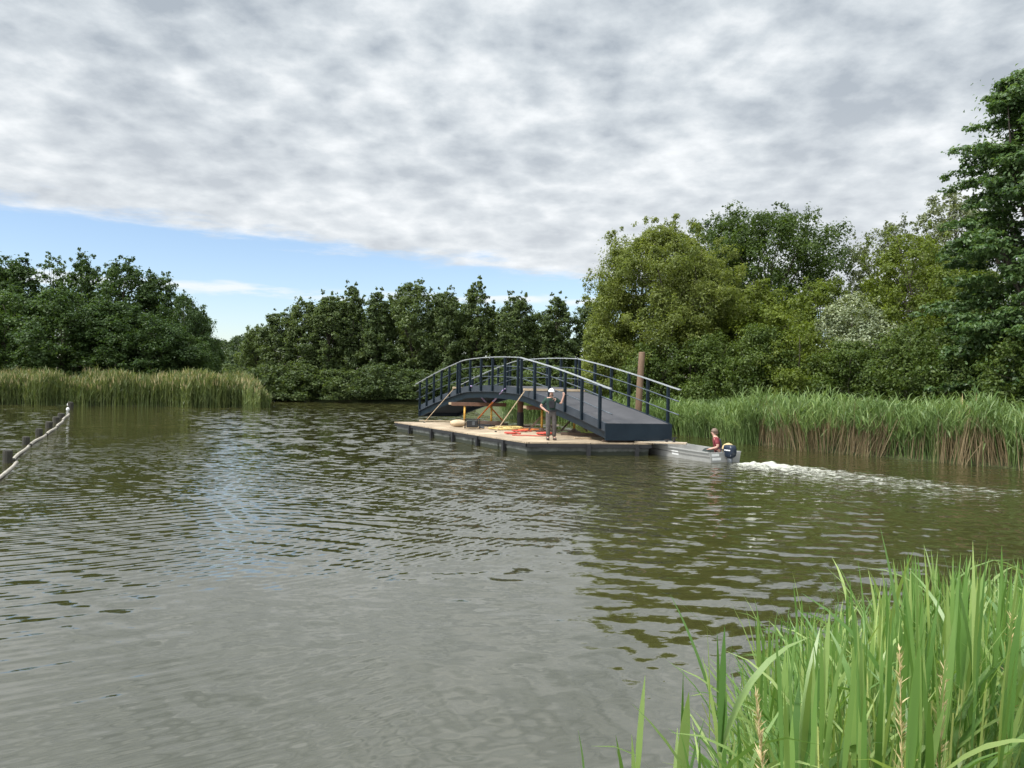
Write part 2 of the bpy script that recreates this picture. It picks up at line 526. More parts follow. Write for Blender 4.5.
# the boom shelters the water on its right from the wind
lv = math_n(nt, 'ADD', X, math_n(nt, 'MULTIPLY_ADD', Y, 0.55, 2.7))
def sm(x, a, bb, v0, v1):
    mr = node(nt, 'ShaderNodeMapRange', interpolation_type='SMOOTHSTEP')
    for i, vv in enumerate((a, bb, v0, v1)):
        mr.inputs[i + 1].default_value = vv
    nt.links.new(x, mr.inputs[0])
    return mr.outputs[0]
lee = math_n(nt, 'MULTIPLY', sm(lv, -0.3, 0.4, 0, 1), math_n(nt, 'MULTIPLY', sm(lv, 4, 9, 1, 0), sm(Y, 24, 34, 0, 1)))
rough_f = math_n(nt, 'MULTIPLY', rough_f, math_n(nt, 'MULTIPLY_ADD', lee, -0.8, 1.0))
chop_slope(mapped((0.75, 1.35, 1), 0.35), 2.9, 3, 0.6, 0.42, rough_f)
chop_slope(mapped((0.55, 1.5, 1), -0.15), 2.7, 4, 0.62, 0.40, math_n(nt, 'MULTIPLY', xmap(-5, 2, 0.25, 1), ymap(5, 9, 0.15, 1)))
chop_slope(mapped((0.8, 1.3, 1), -0.5), 9.0, 2, 0.5, 0.22, rough_f)
open_w = math_n(nt, 'MULTIPLY', math_n(nt, 'MAXIMUM', sm(lv, 5, 10, 0, 1), sm(lv, 0.2, -0.4, 0, 1)), math_n(nt, 'MULTIPLY', sm(Y, 16, 30, 0, 1), sm(math_n(nt, 'MULTIPLY_ADD', Y, -0.12, X), 1, -3, 0.15, 1)))
chop_slope(mapped((1.0, 0.7, 1), 0.2), 1.6, 3, 0.6, 1.35, open_w)
cn = node(nt, 'ShaderNodeCombineXYZ')
nt.links.new(math_n(nt, 'MULTIPLY', SL[0], -1.0), cn.inputs[0])
nt.links.new(math_n(nt, 'MULTIPLY', SL[1], -1.0), cn.inputs[1])
cn.inputs[2].default_value = 1.0
nv = nt.nodes.new('ShaderNodeVectorMath'); nv.operation = 'NORMALIZE'
nt.links.new(cn.outputs[0], nv.inputs[0])
nt.links.new(nv.outputs[0], b.inputs['Normal'])
silt = noise(nt, mapped((1, 1, 1)), 0.08, 3, 0.5)
nt.links.new(ramp(nt, silt, [(0.3, (0.034, 0.033, 0.010)), (0.7, (0.045, 0.042, 0.015))]), b.inputs['Base Color'])
b.inputs['Roughness'].default_value = 0.035
b.inputs['IOR'].default_value = 2.75
M['water'] = m
w = MB().add([(-3600, -3600, 0), (3600, -3600, 0), (3600, 3600, 0), (-3600, 3600, 0)], [(0, 1, 2, 3)]).build('water', 'water')
tag(w, 'murky rippled pond water', None, None, 'structure')

# ------------------------------------------------------------------ blades and crowns
def blades(rng, base, az, tilt, curve, L, W, segs=3, prof=None, twist=0.5):
    """curved tapering strips: verts (n*(segs+1)*2), quads (n*segs)"""
    n = len(base)
    if prof is None:
        prof = [0.55, 1.0, 0.75, 0.05] if segs == 3 else list(np.interp(np.linspace(0, 1, segs + 1), [0, 0.3, 0.7, 1], [0.5, 1, 0.8, 0.04]))
    d = np.stack([np.cos(az), np.sin(az), np.zeros(n)], 1)
    perp = np.stack([-np.sin(az), np.cos(az), np.zeros(n)], 1)
    tw = rng.normal(0, twist, n)
    p = base.copy()
    vs = []
    for k in range(segs + 1):
        a = tilt + curve * (k / segs) ** 1.4
        fwd = d * np.sin(a)[:, None] + np.array([0, 0, 1.0]) * np.cos(a)[:, None]
        nor = np.cross(perp, fwd)
        tk = tw * (1 + 0.5 * k / segs)
        side = perp * np.cos(tk)[:, None] + nor * np.sin(tk)[:, None]
        wd = (W * prof[k] / 2)[:, None]
        vs.append(p - side * wd)
        vs.append(p + side * wd)
        p = p + fwd * (L / segs)[:, None]
    V = np.stack(vs, 1).reshape(-1, 3)
    o = np.arange(n)[:, None] * (2 * (segs + 1))
    qs = []
    for k in range(segs):
        qs.append(np.stack([o[:, 0] + 2 * k, o[:, 0] + 2 * k + 1, o[:, 0] + 2 * k + 3, o[:, 0] + 2 * k + 2], 1))
    return V, np.concatenate(qs, 0)

class Heap:
    def __init__(s):
        s.V, s.Q, s.I, s.n = [], [], [], 0
    def add(s, V, Q, mi):
        s.V.append(V); s.Q.append(Q + s.n); s.I.append(np.full(len(Q), mi)); s.n += len(V)
    def build(s, name, mats, parent=None):
        return npmesh(name, np.concatenate(s.V), np.concatenate(s.Q), mats, parent, np.concatenate(s.I))

def leaves(rng, lobes, n, size, up=0.5, shell=0.28, flat=0.8, elong=1.6):
    """leaf quads scattered in the shells of many lobes; lobes: cx cy cz rx ry rz weight"""
    w = lobes[:, 6] * (lobes[:, 3] * lobes[:, 5])
    w = w / w.sum()
    k = rng.choice(len(lobes), n, p=w)
    # every lobe is a spray of nine smaller clumps
    S = 9
    so = rng.normal(0, 1, (len(lobes), S, 3))
    so[:, :, 2] += up * 0.5
    so /= np.linalg.norm(so, axis=2)[:, :, None]
    so *= rng.uniform(0.55, 1.08, (len(lobes), S, 1))
    sr = rng.uniform(0.34, 0.68, (len(lobes), S, 1))
    j = rng.integers(0, S, n)
    d = rng.normal(0, 1, (n, 3))
    d /= np.linalg.norm(d, axis=1)[:, None]
    r = np.abs(rng.normal(0.75, shell * 1.3, n))[:, None]
    off = so[k, j] + d * r * sr[k, j]
    p = lobes[k, :3] + off * lobes[k, 3:6]
    d = d * 0.5 + off
    d /= np.linalg.norm(d, axis=1)[:, None] + 1e-9
    nor = d + rng.normal(0, 0.6, (n, 3))
    nor[:, 2] += up
    nor /= np.linalg.norm(nor, axis=1)[:, None]
    t = rng.normal(0, 1, (n, 3))
    t[:, 2] -= 0.5
    t -= nor * (t * nor).sum(1)[:, None]
    t /= np.linalg.norm(t, axis=1)[:, None] + 1e-9
    s = np.cross(nor, t)
    L = size * rng.uniform(0.6, 1.4, n)[:, None]
    Wd = L / elong / 2 * rng.uniform(0.8, 1.2, n)[:, None]
    a = p - t * L * 0.5
    c = p + t * L * 0.5 - nor * L * 0.12
    bq = p - s * Wd + nor * Wd * 0.35
    dq = p + s * Wd + nor * Wd * 0.35
    V = np.stack([a, bq, c, dq], 1).reshape(-1, 3)
    Qd = np.arange(n * 4).reshape(n, 4)
    return V, Qd

def lobes_for(rng, Wd, Ht, z0, shape, nl, lobe, flat=0.75, core=0.35, sprig=0.3):
    """a crown of nl uneven lobes filling a profile"""
    out = []
    hs = (np.arange(nl) + rng.uniform(0, 1, nl)) / nl
    az = np.arange(nl) * 2.39996 + rng.uniform(-0.5, 0.5, nl)
    for h_, a in zip(hs, az):
        pr = np.interp(h_, *shape) * (1 + 0.13 * math.sin(3 * a + 7 * h_))
        rr = pr * Wd / 2 * rng.uniform(0.55, 0.92)
        ls = lobe * Wd * rng.uniform(0.6, 1.4) * (0.35 + 0.65 * pr)
        rr = max(rr - ls * 0.25, 0)
        out.append((rr * math.cos(a), rr * math.sin(a), z0 + (Ht - z0) * h_ * 0.97, ls, ls, ls * flat, 1.0))
        if rng.uniform() < sprig:
            q = rng.uniform(0.9, 1.04)
            r2 = pr * Wd / 2 * q
            l2 = ls * rng.uniform(0.3, 0.6)
            out.append((r2 * math.cos(a + 0.2), r2 * math.sin(a + 0.2), z0 + (Ht - z0) * min(h_ + 0.05, 1.02), l2, l2, l2 * 1.1, 0.9))
    for h_ in (0.15, 0.35, 0.55, 0.75):
        pr = np.interp(h_, *shape) * Wd / 2 * 0.62
        out.append((0, 0, z0 + (Ht - z0) * h_, pr, pr, (Ht - z0) * 0.16, core))
    return np.array(out)

def trunk_mesh(rng, Ht, z0, lobes, r0, nlimb, stems=1, Wd=4):
    mb = MB()
    tops = []
    for s in range(stems):
        a0 = rng.uniform(0, 6.28)
        sp = 0.0 if stems == 1 else 0.12 * Wd
        pts, rad = [], []
        for k in range(8):
            u = k / 7
            pts.append(Vector((math.cos(a0) * (sp * 0.4 + sp * 1.6 * u) + rng.normal(0, 0.02 * Wd) * u, math.sin(a0) * (sp * 0.4 + sp * 1.6 * u) + rng.normal(0, 0.02 * Wd) * u, -0.3 + (Ht * 0.86 + 0.3) * u)))
            rad.append(r0 / math.sqrt(stems) * ((1 - u) ** 0.8 * 0.9 + 0.1) * (1.35 if k == 0 else 1))
        mb.tube(pts, rad, 8)
        tops.append((pts, rad))
    order = rng.permutation(len(lobes))[:nlimb]
    for i in order:
        c = Vector(lobes[i][:3])
        pts, rad = tops[int(rng.integers(len(tops)))]
        u = min(max((c.z - z0 * 0.3) / Ht * 0.72, 0.08), 0.85)
        j = u * 7
        a, fb = int(j), j - int(j)
        s0 = pts[a].lerp(pts[min(a + 1, 7)], fb)
        rr = rad[a] * 0.5
        mid = s0.lerp(c, 0.5) + Vector((rng.normal(0, 0.03 * Wd), rng.normal(0, 0.03 * Wd), 0.04 * Wd))
        mb.tube([s0, s0.lerp(mid, 0.5) + Vector((0, 0, 0.01 * Wd)), mid, mid.lerp(c, 0.6), c], [rr, rr * 0.75, rr * 0.55, rr * 0.35, rr * 0.15], 5, False)
    return mb

ROUND = ([0, 0.12, 0.35, 0.6, 0.8, 0.93, 1.0], [0.55, 0.85, 1.0, 0.95, 0.75, 0.45, 0.12])
OVAL = ([0, 0.15, 0.4, 0.7, 0.88, 1.0], [0.6, 0.9, 1.0, 0.9, 0.66, 0.28])
SPIRE = ([0, 0.12, 0.35, 0.65, 0.88, 1.0], [0.7, 0.95, 1.0, 0.78, 0.48, 0.16])
SPREAD = ([0, 0.2, 0.5, 0.75, 0.92, 1.0], [0.35, 0.65, 1.0, 0.95, 0.65, 0.25])
BUSH = ([0, 0.2, 0.5, 0.8, 1.0], [0.9, 1.0, 0.95, 0.7, 0.25])

def make_crown(rng, Wd, Ht, z0, shape, nl, lobe, n, size, flat=0.75, core=0.35, up=0.5, shell=0.28, sprig=0.3, elong=1.6):
    lb = lobes_for(rng, Wd, Ht, z0, shape, nl, lobe, flat, core, sprig)
    V, Qd = leaves(rng, lb, n, size, up, shell, flat, elong)
    return lb, V, Qd

def tree(name, label, cat, group, loc, Wd, Ht, z0, shape, nl, lobe, n, size, leafm, barkm='bark', seed=1, r0=None, nlimb=14, stems=1, **kw):
    rng = np.random.default_rng(seed)
    root = empty(name, loc, label, cat, group, local=True)
    lb, V, Qd = make_crown(rng, Wd, Ht, z0, shape, nl, lobe, n, size, **kw)
    V[:, 2] = np.maximum(V[:, 2], 0.05)
    npmesh('crown', V, Qd, leafm, root)
    tm = trunk_mesh(rng, Ht, z0, lb, r0 or Ht * 0.018, nlimb, stems, Wd)
    tm.build('trunk', barkm, root, True)
    return root

def dup(root, loc, rz, sc, label, mats=None):
    r = root.copy()
    C.objects.link(r)
    r.location = loc
    r.rotation_euler.z = rz
    r.scale = sc
    r['label'] = label
    for ch in root.children:
        c = ch.copy()
        C.objects.link(c)
        c.parent = r
    return r

def spot(px, D):
    x = (px - 512) / F * D
    return Vector((x, D, gz(x, D) - 0.05))

def top_h(px, py, D, base):
    return deep(px, py, D).z - base

# ---- left wood: three kinds of tree copied along the bank
LW = 'trees of the wood on the left bank'
protoL = []
kinds = [(OVAL, 6.5, 13.0, 84, 0.12, 30000, 0.22, 11), (SPIRE, 5.5, 13.0, 84, 0.12, 26000, 0.22, 12), (ROUND, 8.0, 11.0, 90, 0.115, 34000, 0.22, 13)]
left = [ # kind, px, D, width px, top y, label
    (0, -25, 78, 80, 246, 'dark tree cut by the left edge of the photo, tallest of the left wood'),
    (1, 18, 76, 62, 256, 'tall dark tree with a blunt top at the far left of the wood'),
    (1, 81, 80, 44, 251, 'pointed dark tree rising like a spire above the left wood'),
    (0, 122, 76, 66, 262, 'broad topped dark tree between the spire and the right end of the left wood'),
    (0, 157, 78, 50, 275, 'dark tree stepping down right of the broad topped one on the left'),
    (2, 182, 76, 46, 292, 'rounded dark tree with a thin twiggy top near the right end of the left wood'),
    (2, 199, 79, 40, 312, 'low dark tree at the right end of the left wood beside the sky gap'),
    (2, 5, 70, 90, 290, 'dense rounded tree in front of the left wood at the photo edge'),
    (2, 62, 69, 92, 286, 'bulging dark green tree in the front row above the left reeds'),
    (0, 112, 71, 70, 300, 'dark front row tree over the middle of the left reeds'),
    (2, 148, 70, 72, 312, 'spreading dark front row tree over the right half of the left reeds'),
    (2, 188, 72, 50, 334, 'lowest bushy tree hanging over the right end of the left reeds'),
]
def plant_row(rows, protos, kinds, names, cat, group, leafm, seed0, z0f=0.08, bark='bark'):
    for i, (k, px, D, wpx, ty, lab) in enumerate(rows):
        loc = spot(px, D)
        Ht = top_h(px, ty, D, loc.z)
        Wd = wpx / F * D * 1.12
        if protos.get(k) is None:
            shp, w0, h0, nl, lobe, n, sz, sd = kinds[k]
            protos[k] = (tree(names[k], lab, cat, group, loc, w0, h0, h0 * z0f, shp, nl, lobe, n, sz, leafm, bark, sd + seed0, nlimb=16), w0, h0)
            t = protos[k][0]
            t.scale = (Wd / w0, Wd / w0, Ht / h0)
            t.rotation_euler.z = i * 1.3
        else:
            t0, w0, h0 = protos[k]
            t = dup(t0, loc, i * 1.9 + 0.4, (Wd / w0, Wd / w0, Ht / h0), lab)
plant_row(left, {}, kinds, ['alder_tree', 'alder_tree', 'willow_tree'], 'tree', LW, 'lf_left', 0)
# the airy one with see-through top
loc = spot(52, 82)
tree('birch_tree', 'airy thin topped tree with sky showing through, left of the spire', 'tree', LW, loc, 3.6, top_h(52, 255, 82, loc.z), 8.5,
     OVAL, 26, 0.16, 2600, 0.26, 'lf_left', 'bark', 21, 0.16, 18, core=0.1, sprig=0.6)

# ---- the wood beyond the far shore
CW = 'trees of the wood on the far shore'
kindsC = [(OVAL, 5.5, 12.5, 90, 0.12, 28000, 0.22, 31), (SPIRE, 4.7, 12.5, 86, 0.12, 25000, 0.22, 32), (ROUND, 6.5, 11.5, 94, 0.115, 30000, 0.22, 33)]
centre = [
    (2, 258, 90, 40, 326, 'low dark tree at the left end of the far shore wood'),
    (0, 281, 88, 44, 311, 'dark tree second from the left end of the far shore wood'),
    (0, 303, 87, 40, 300, 'rounded tree third from the left end of the far shore wood'),
    (0, 327, 86, 44, 295, 'tall full tree left of the knobbly crowned one on the far shore'),
    (1, 351, 87, 36, 284, 'knobbly crowned tree rising highest in the left half of the far wood'),
    (1, 376, 86, 38, 290, 'slim tree between the knobbly one and the broad domed one, far shore'),
    (2, 411, 87, 62, 283, 'broad domed tree in the middle of the far shore wood, left of the bridge'),
    (0, 444, 86, 40, 290, 'dark tree right of the broad domed one, behind the bridge rail'),
    (1, 476, 87, 38, 279, 'narrow tallest spire of the far wood, above the bridge railings'),
    (0, 516, 86, 46, 295, 'tree with a flat clumpy top above the bridge crest'),
    (1, 556, 86, 42, 295, 'dark tree above the right bridge rail, just left of the olive willow'),
    (0, 590, 88, 46, 300, 'dark tree half hidden behind the left flank of the olive willow'),
    (0, 340, 93, 60, 300, 'dark tree standing in the second row behind the left half of the far wood'),
    (2, 393, 94, 64, 300, 'second row tree behind the gap left of the broad domed crown'),
    (2, 450, 94, 64, 300, 'second row tree behind the gap left of the narrow spire'),
    (2, 496, 94, 56, 312, 'second row tree filling the dip right of the narrow spire'),
    (2, 538, 94, 60, 314, 'second row tree filling the dip above the bridge crest'),
]
plant_row(centre, {}, kindsC, ['alder_tree', 'alder_tree', 'alder_tree'], 'tree', CW, 'lf_alder', 0, 0.07)
FW = 'pale trees in the distance'
farr = [
    (2, 218, 150, 40, 340, 'pale distant tree just right of the left wood, in the sky gap'),
    (0, 236, 140, 34, 336, 'pale distant tree in the middle of the gap between the woods'),
    (2, 252, 125, 40, 332, 'pale distant tree next to the left end of the far shore wood'),
    (2, 200, 145, 50, 338, 'pale distant tree mostly hidden behind the end of the left wood'),
]
kindsF = {0: (OVAL, 7, 11, 40, 0.15, 9000, 0.4, 41), 2: (ROUND, 8, 10, 44, 0.15, 9000, 0.4, 42)}
plant_row(farr, {}, kindsF, {0: 'distant_tree', 2: 'distant_tree'}, 'tree', FW, 'lf_far', 0)
# understorey along the far shore
US = 'shrubs at the water edge of the far shore'
kindsU = {0: (BUSH, 5, 4.5, 40, 0.17, 11000, 0.22, 51), 1: (BUSH, 6, 3.6, 40, 0.16, 11000, 0.22, 52)}
under = [
    (0, 222, 95, 60, 366, 'dark shrub at the channel mouth beyond the left reeds'),
    (1, 268, 84.8, 52, 366, 'dark shrub at the water edge, leftmost along the far shore'),
    (0, 302, 84.2, 56, 364, 'rounded dark shrub at the water edge, second along the far shore'),
    (1, 340, 84, 60, 370, 'low wide shrub dipping to the water in the middle of the far shore'),
    (0, 378, 83.6, 54, 364, 'dark shrub on the far shore just left of the bridge end'),
    (1, 416, 83.4, 60, 370, 'low dark shrub on the far shore behind the far bridge end'),
    (0, 458, 83.2, 60, 366, 'dark shrub seen through the far bridge railing'),
    (1, 500, 83, 60, 368, 'low shrub seen through the middle bridge railing'),
    (0, 545, 82, 64, 364, 'dark shrub seen behind the bridge crest'),
]
plant_row(under, {}, kindsU, {0: 'shrub', 1: 'shrub'}, 'shrub', US, 'lf_alder', 0, 0.02)

# ---- the right bank, each tree built for itself
RW = 'trees of the right bank'
def rtree(name, label, px, D, wpx, ty, z0, shape, nl, lobe, n, size, leafm, seed, cat='tree', group=RW, **kw):
    loc = spot(px, D)
    Ht = top_h(px, ty, D, loc.z)
    return tree(name, label, cat, group, loc, wpx / F * D, Ht, z0 * Ht, shape, nl, lobe, n, size, leafm, seed=seed, **kw)

rtree('willow_tree', 'big rounded olive green willow behind the bridge end', 662, 46, 168, 224, 0.06, ROUND, 230, 0.08, 190000, 0.15, 'lf_willow', 61, nlimb=30, stems=3, r0=0.24, sprig=0.4, elong=2.1, core=1.1)
rtree('oak_tree', 'tall mid green tree with a spreading crown behind the olive willow', 762, 62, 150, 215, 0.3, SPREAD, 80, 0.12, 52000, 0.2, 'lf_oak', 62, nlimb=26, core=0.2, sprig=0.55)
rtree('oak_tree', 'shoulder of a mid green tree showing left of the spreading crown', 705, 64, 110, 219, 0.3, SPREAD, 50, 0.14, 26000, 0.2, 'lf_oak', 63)
rtree('thorn_tree', 'olive yellow tree directly right of the big willow', 762, 44, 100, 287, 0.08, ROUND, 64, 0.13, 34000, 0.15, 'lf_yellow', 64, sprig=0.5)
rtree('thorn_tree', 'olive tree under the right side of the spreading crown', 818, 46, 100, 280, 0.08, ROUND, 64, 0.13, 32000, 0.15, 'lf_yellow', 65, sprig=0.5)
rtree('whitebeam_shrub', 'silver grey leaved shrub in the middle of the right bank', 852, 40, 84, 292, 0.05, ROUND, 60, 0.13, 30000, 0.125, 'lf_grey', 66, cat='shrub', sprig=0.5, up=0.8)
rtree('feathery_tree', 'feathery grey tree standing behind, against the sky at the right', 888, 58, 86, 222, 0.35, OVAL, 60, 0.12, 15000, 0.19, 'lf_feather', 67, core=0.12, sprig=0.7, nlimb=30)
rtree('feathery_tree', 'grey green tree top left of the tallest dark tree', 952, 52, 80, 193, 0.35, OVAL, 60, 0.13, 22000, 0.18, 'lf_feather', 68, sprig=0.5)
rtree('maple_tree', 'yellow olive tree left of the tallest dark tree', 912, 42, 120, 232, 0.08, OVAL, 86, 0.115, 52000, 0.145, 'lf_yellow', 69, sprig=0.5, nlimb=22)
rtree('maple_tree', 'yellow green tree tucked under the tall dark tree at right', 972, 38, 110, 262, 0.06, ROUND, 70, 0.12, 40000, 0.135, 'lf_yellow', 70, sprig=0.4)
RS = 'shrubs behind the right reed bed'
bank_shrubs = [
    ('olive shrub low under the left flank of the willow', 604, 44, 60, 330, 'lf_willow'),
    ('dark shrub behind the wooden pile and bridge rail', 650, 42, 80, 345, 'lf_shrub'),
    ('dark shrub in deep shade right of the wooden pile', 705, 41.5, 84, 335, 'lf_shrub'),
    ('mixed green shrub under the olive yellow tree', 758, 40, 84, 325, 'lf_shrub'),
    ('olive shrub with a pale fringe left of the silver shrub', 800, 39, 80, 322, 'lf_yellow'),
    ('dark shrub below the silver grey shrub', 850, 37, 84, 342, 'lf_shrub'),
    ('dark green shrub right of the silver grey shrub', 905, 35, 90, 325, 'lf_shrub'),
    ('dark shrub behind the tall reeds near the right edge', 962, 32, 96, 325, 'lf_shrub'),
    ('dark shrub cut by the right edge of the photo', 1030, 29, 110, 320, 'lf_shrub'),
]
for i, (lab, px, D, wp, ty, lm) in enumerate(bank_shrubs):
    rtree('shrub', lab, px, D, wp, ty, 0.0, BUSH, 50, 0.15, 22000, 0.125, lm, 80 + i, cat='shrub', group=RS, stems=3, nlimb=14, sprig=0.4)

# the tall tree at the right edge: tiers of drooping sprays
rng = np.random.default_rng(77)
loc = Vector(((1036 - 512) / F * 30, 30, 0.7))
Ht = top_h(1036, 62, 30, loc.z)
root = empty('chestnut_tree', loc, 'tallest tree, deep green with tiers of drooping sprays at the right edge', 'tree', RW, local=True)
lb = []
for k in range(270):
    hh = rng.uniform(0.1, 1.0)
    a = k * 2.39996
    rad = np.interp(hh, [0, 0.25, 0.55, 0.8, 0.95, 1.0], [3.2, 3.9, 3.6, 2.9, 1.6, 0.4])
    rr = rad * rng.uniform(0.55, 1.0)
    for q in range(4):
        f_ = 0.7 + 0.13 * q
        lb.append((rr * f_ * math.cos(a + rng.normal(0, 0.06)), rr * f_ * math.sin(a + rng.normal(0, 0.06)), hh * Ht * 0.985 + 0.10 * q - 0.10 * q * q * 0.35, 0.50 - 0.08 * q, 0.50 - 0.08 * q, 0.20 - 0.02 * q, 1.0))
for hh in (0.2, 0.35, 0.5, 0.65, 0.8):
    lb.append((0, 0, hh * Ht, 2.4 * (1.15 - hh * 0.6), 2.4 * (1.15 - hh * 0.6), 1.9, 0.7))
lb = np.array(lb)
V, Qd = leaves(rng, lb, 150000, 0.16, 0.9, 0.35, 0.5, 1.9)
V[:, 2] = np.maximum(V[:, 2], 0.05)
npmesh('crown', V, Qd, 'lf_maple', root)
trunk_mesh(rng, Ht, 1.0, lb, 0.3, 70, 1, 7).build('trunk', 'bark', root, True)

# ------------------------------------------------------------------ reeds
def reed_points(rng, line, depth, n, jitter=0.0):
    """points in a band behind a shoreline"""
    line = np.array([(p.x, p.y) for p in line])
    seg = np.diff(line, axis=0)
    L = np.hypot(*seg.T)
    k = rng.choice(len(seg), n, p=L / L.sum())
    t = rng.uniform(0, 1, n)
    p = line[k] + seg[k] * t[:, None]
    nrm = np.stack([-seg[k, 1], seg[k, 0]], 1) / L[k][:, None]
    s = shore(p + nrm * 0.5)
    nrm *= np.where(s > 0, 1, -1)[:, None]
    d = rng.uniform(0, 1, n) ** 1.4 * depth - 0.25 + 0.35 * np.sin(p[:, 0] * 2.1 + np.sin(p[:, 1] * 1.7)) * np.sin(p[:, 1] * 1.1 + 1)
    p = p + nrm * d[:, None]
    return p, nrm, d

# right bank reed bed: dry stems below, green blades above
rng = np.random.default_rng(91)
line = [Vector((24, 14, 0)), WATER[0], WATER[1], WATER[2], WATER[3], WATER[4], WATER[5], at(620, 429.5), WATER[6], WATER[7]]
hp = Heap()
p, nrm, d = reed_points(rng, line, 4.6, 15000)
clump = 0.5 + 0.5 * np.sin(p[:, 0] * 1.35 + 1.3 * np.sin(p[:, 1] * 0.9)) * np.sin(p[:, 1] * 0.8 + 0.5)
z = ground_z(p)
hgt = (1.56 + 0.42 * rng.uniform(-1, 1, len(p)) + 0.55 * (clump - 0.3)) * np.where(p[:, 1] > 33, 0.85, 1.0) * (1 - 0.16 * np.clip(d, 0, 3))
hgt = np.maximum(hgt * (1 + 0.14 * np.sin(p[:, 0] * 3.1 + 2 * np.sin(p[:, 1] * 2.3))), 0.4)
px_, rest = 512 + F * p[:, 0] / p[:, 1], None
dry = (px_ > 760) & (d < 1.3) & (rng.uniform(0, 1, len(p)) < np.where(clump > 0.45, 0.85, 0.22))
az = np.arctan2(-nrm[:, 1], -nrm[:, 0]) + rng.normal(0, 0.7, len(p))
lean = np.where(d < 1.2, rng.uniform(0.05, 0.62, len(p)), rng.uniform(0, 0.25, len(p)))
B = np.column_stack([p, np.maximum(z, -0.05)])
# stems
V, Qd = blades(rng, B[dry], np.arctan2(-nrm[dry, 1], -nrm[dry, 0]) + 1.1 * np.sin(p[dry, 0] * 1.9 + p[dry, 1]) + rng.normal(0, 0.25, dry.sum()), lean[dry], rng.normal(0.1, 0.12, dry.sum()), hgt[dry] * rng.uniform(0.6, 0.95, dry.sum()), np.full(dry.sum(), 0.020), 3, [1, 1, 0.9, 0.5], 1.0)
hp.add(V, Qd, 1)
gm = ~dry
V, Qd = blades(rng, B[gm], az[gm], lean[gm] * 0.6, rng.normal(0.1, 0.1, gm.sum()), hgt[gm] * 0.95, np.full(gm.sum(), 0.018), 3, [1, 1, 0.8, 0.3], 1.0)
hp.add(V, Qd, 0)
# leaves
for q in range(7):
    n = len(p)
    f_ = rng.uniform(0.30 if q < 2 else 0.52, 0.98, n)
    keep = ~(dry & (f_ < 0.62))
    sx = np.sin(lean * 0.75) * hgt * f_
    bb = B + np.column_stack([np.cos(az) * sx, np.sin(az) * sx, np.cos(lean * 0.75) * hgt * f_ * 0.95])
    la = rng.uniform(0, 6.28, n)
    V, Qd = blades(rng, bb[keep], la[keep], rng.uniform(0.15, 0.7, keep.sum()), rng.uniform(0.4, 1.5, keep.sum()), rng.uniform(0.3, 0.62, keep.sum()), rng.uniform(0.022, 0.042, keep.sum()), 3)
    hp.add(V, Qd, 0)
# straw plumes, a few
pk = rng.choice(len(p), 260, replace=False)
V, Qd = blades(rng, B[pk] + np.column_stack([np.zeros(260), np.zeros(260), hgt[pk] * 0.8]), rng.uniform(0, 6.28, 260), np.full(260, 0.1), rng.uniform(0, 0.5, 260), rng.uniform(0.25, 0.5, 260), np.full(260, 0.03), 3)
hp.add(V, Qd, 2)
tag(hp.build('reed_bed', ['rd_green', 'rd_dry', 'rd_straw']), 'green reed bed with brown dry stems along the right bank', 'reeds', None, 'stuff')

# left reed bed
rng = np.random.default_rng(92)
line = [Vector((-120, 40, 0)), WATER[21], WATER[20], WATER[19], WATER[18], WATER[17], WATER[16]]
hp = Heap()
p, nrm, d = reed_points(rng, line[1:], 6.5, 17000)
px_ = 512 + F * p[:, 0] / p[:, 1]
ok = (px_ > -60) & (px_ < 271)
p, nrm, d, px_ = p[ok], nrm[ok], d[ok], px_[ok]
n = len(p)
cl = 0.5 + 0.5 * np.sin(p[:, 0] * 0.8 + 1.1 * np.sin(p[:, 1] * 0.7)) * np.sin(p[:, 0] * 0.31 + 1)
hgt = 2.15 + 0.5 * rng.uniform(-1, 1, n) + 0.6 * cl * np.sin(p[:, 0] * 0.9 + p[:, 1])
hgt = hgt * np.clip((276 - px_) / 26, 0.4, 1) 
B = np.column_stack([p, np.maximum(ground_z(p), -0.05) * 0.5])
az = rng.uniform(0, 6.28, n)
lean = np.abs(rng.normal(0.06, 0.08, n))
V, Qd = blades(rng, B, az, lean, rng.normal(0.08, 0.1, n), hgt, np.full(n, 0.035), 3, [1, 1, 0.8, 0.4], 1.0)
hp.add(V, Qd, 0)
for q in range(6):
    f_ = rng.uniform(0.12, 0.93, n)
    bb = B + np.column_stack([np.cos(az) * np.sin(lean) * hgt * f_, np.sin(az) * np.sin(lean) * hgt * f_, hgt * f_])
    V, Qd = blades(rng, bb, rng.uniform(0, 6.28, n), rng.uniform(0.1, 0.6, n), rng.uniform(0.2, 1.2, n), rng.uniform(0.35, 0.7, n), rng.uniform(0.04, 0.065, n), 3)
    st = (q >= 4) 
    hp.add(V, Qd, 0)
pk = rng.uniform(0, 1, n) < 0.55
bb = B[pk] + np.column_stack([np.cos(az[pk]) * np.sin(lean[pk]) * hgt[pk], np.sin(az[pk]) * np.sin(lean[pk]) * hgt[pk], hgt[pk] * 0.84])
V, Qd = blades(rng, bb, az[pk], np.full(pk.sum(), 0.1), rng.uniform(0.1, 0.9, pk.sum()), rng.uniform(0.35, 0.6, pk.sum()), rng.uniform(0.04, 0.08, pk.sum()), 3)
hp.add(V, Qd, 1)
tag(hp.build('reed_bed', ['rd_far', 'rd_straw']), 'tall reed bed with straw coloured tops along the left bank', 'reeds', None, 'stuff')

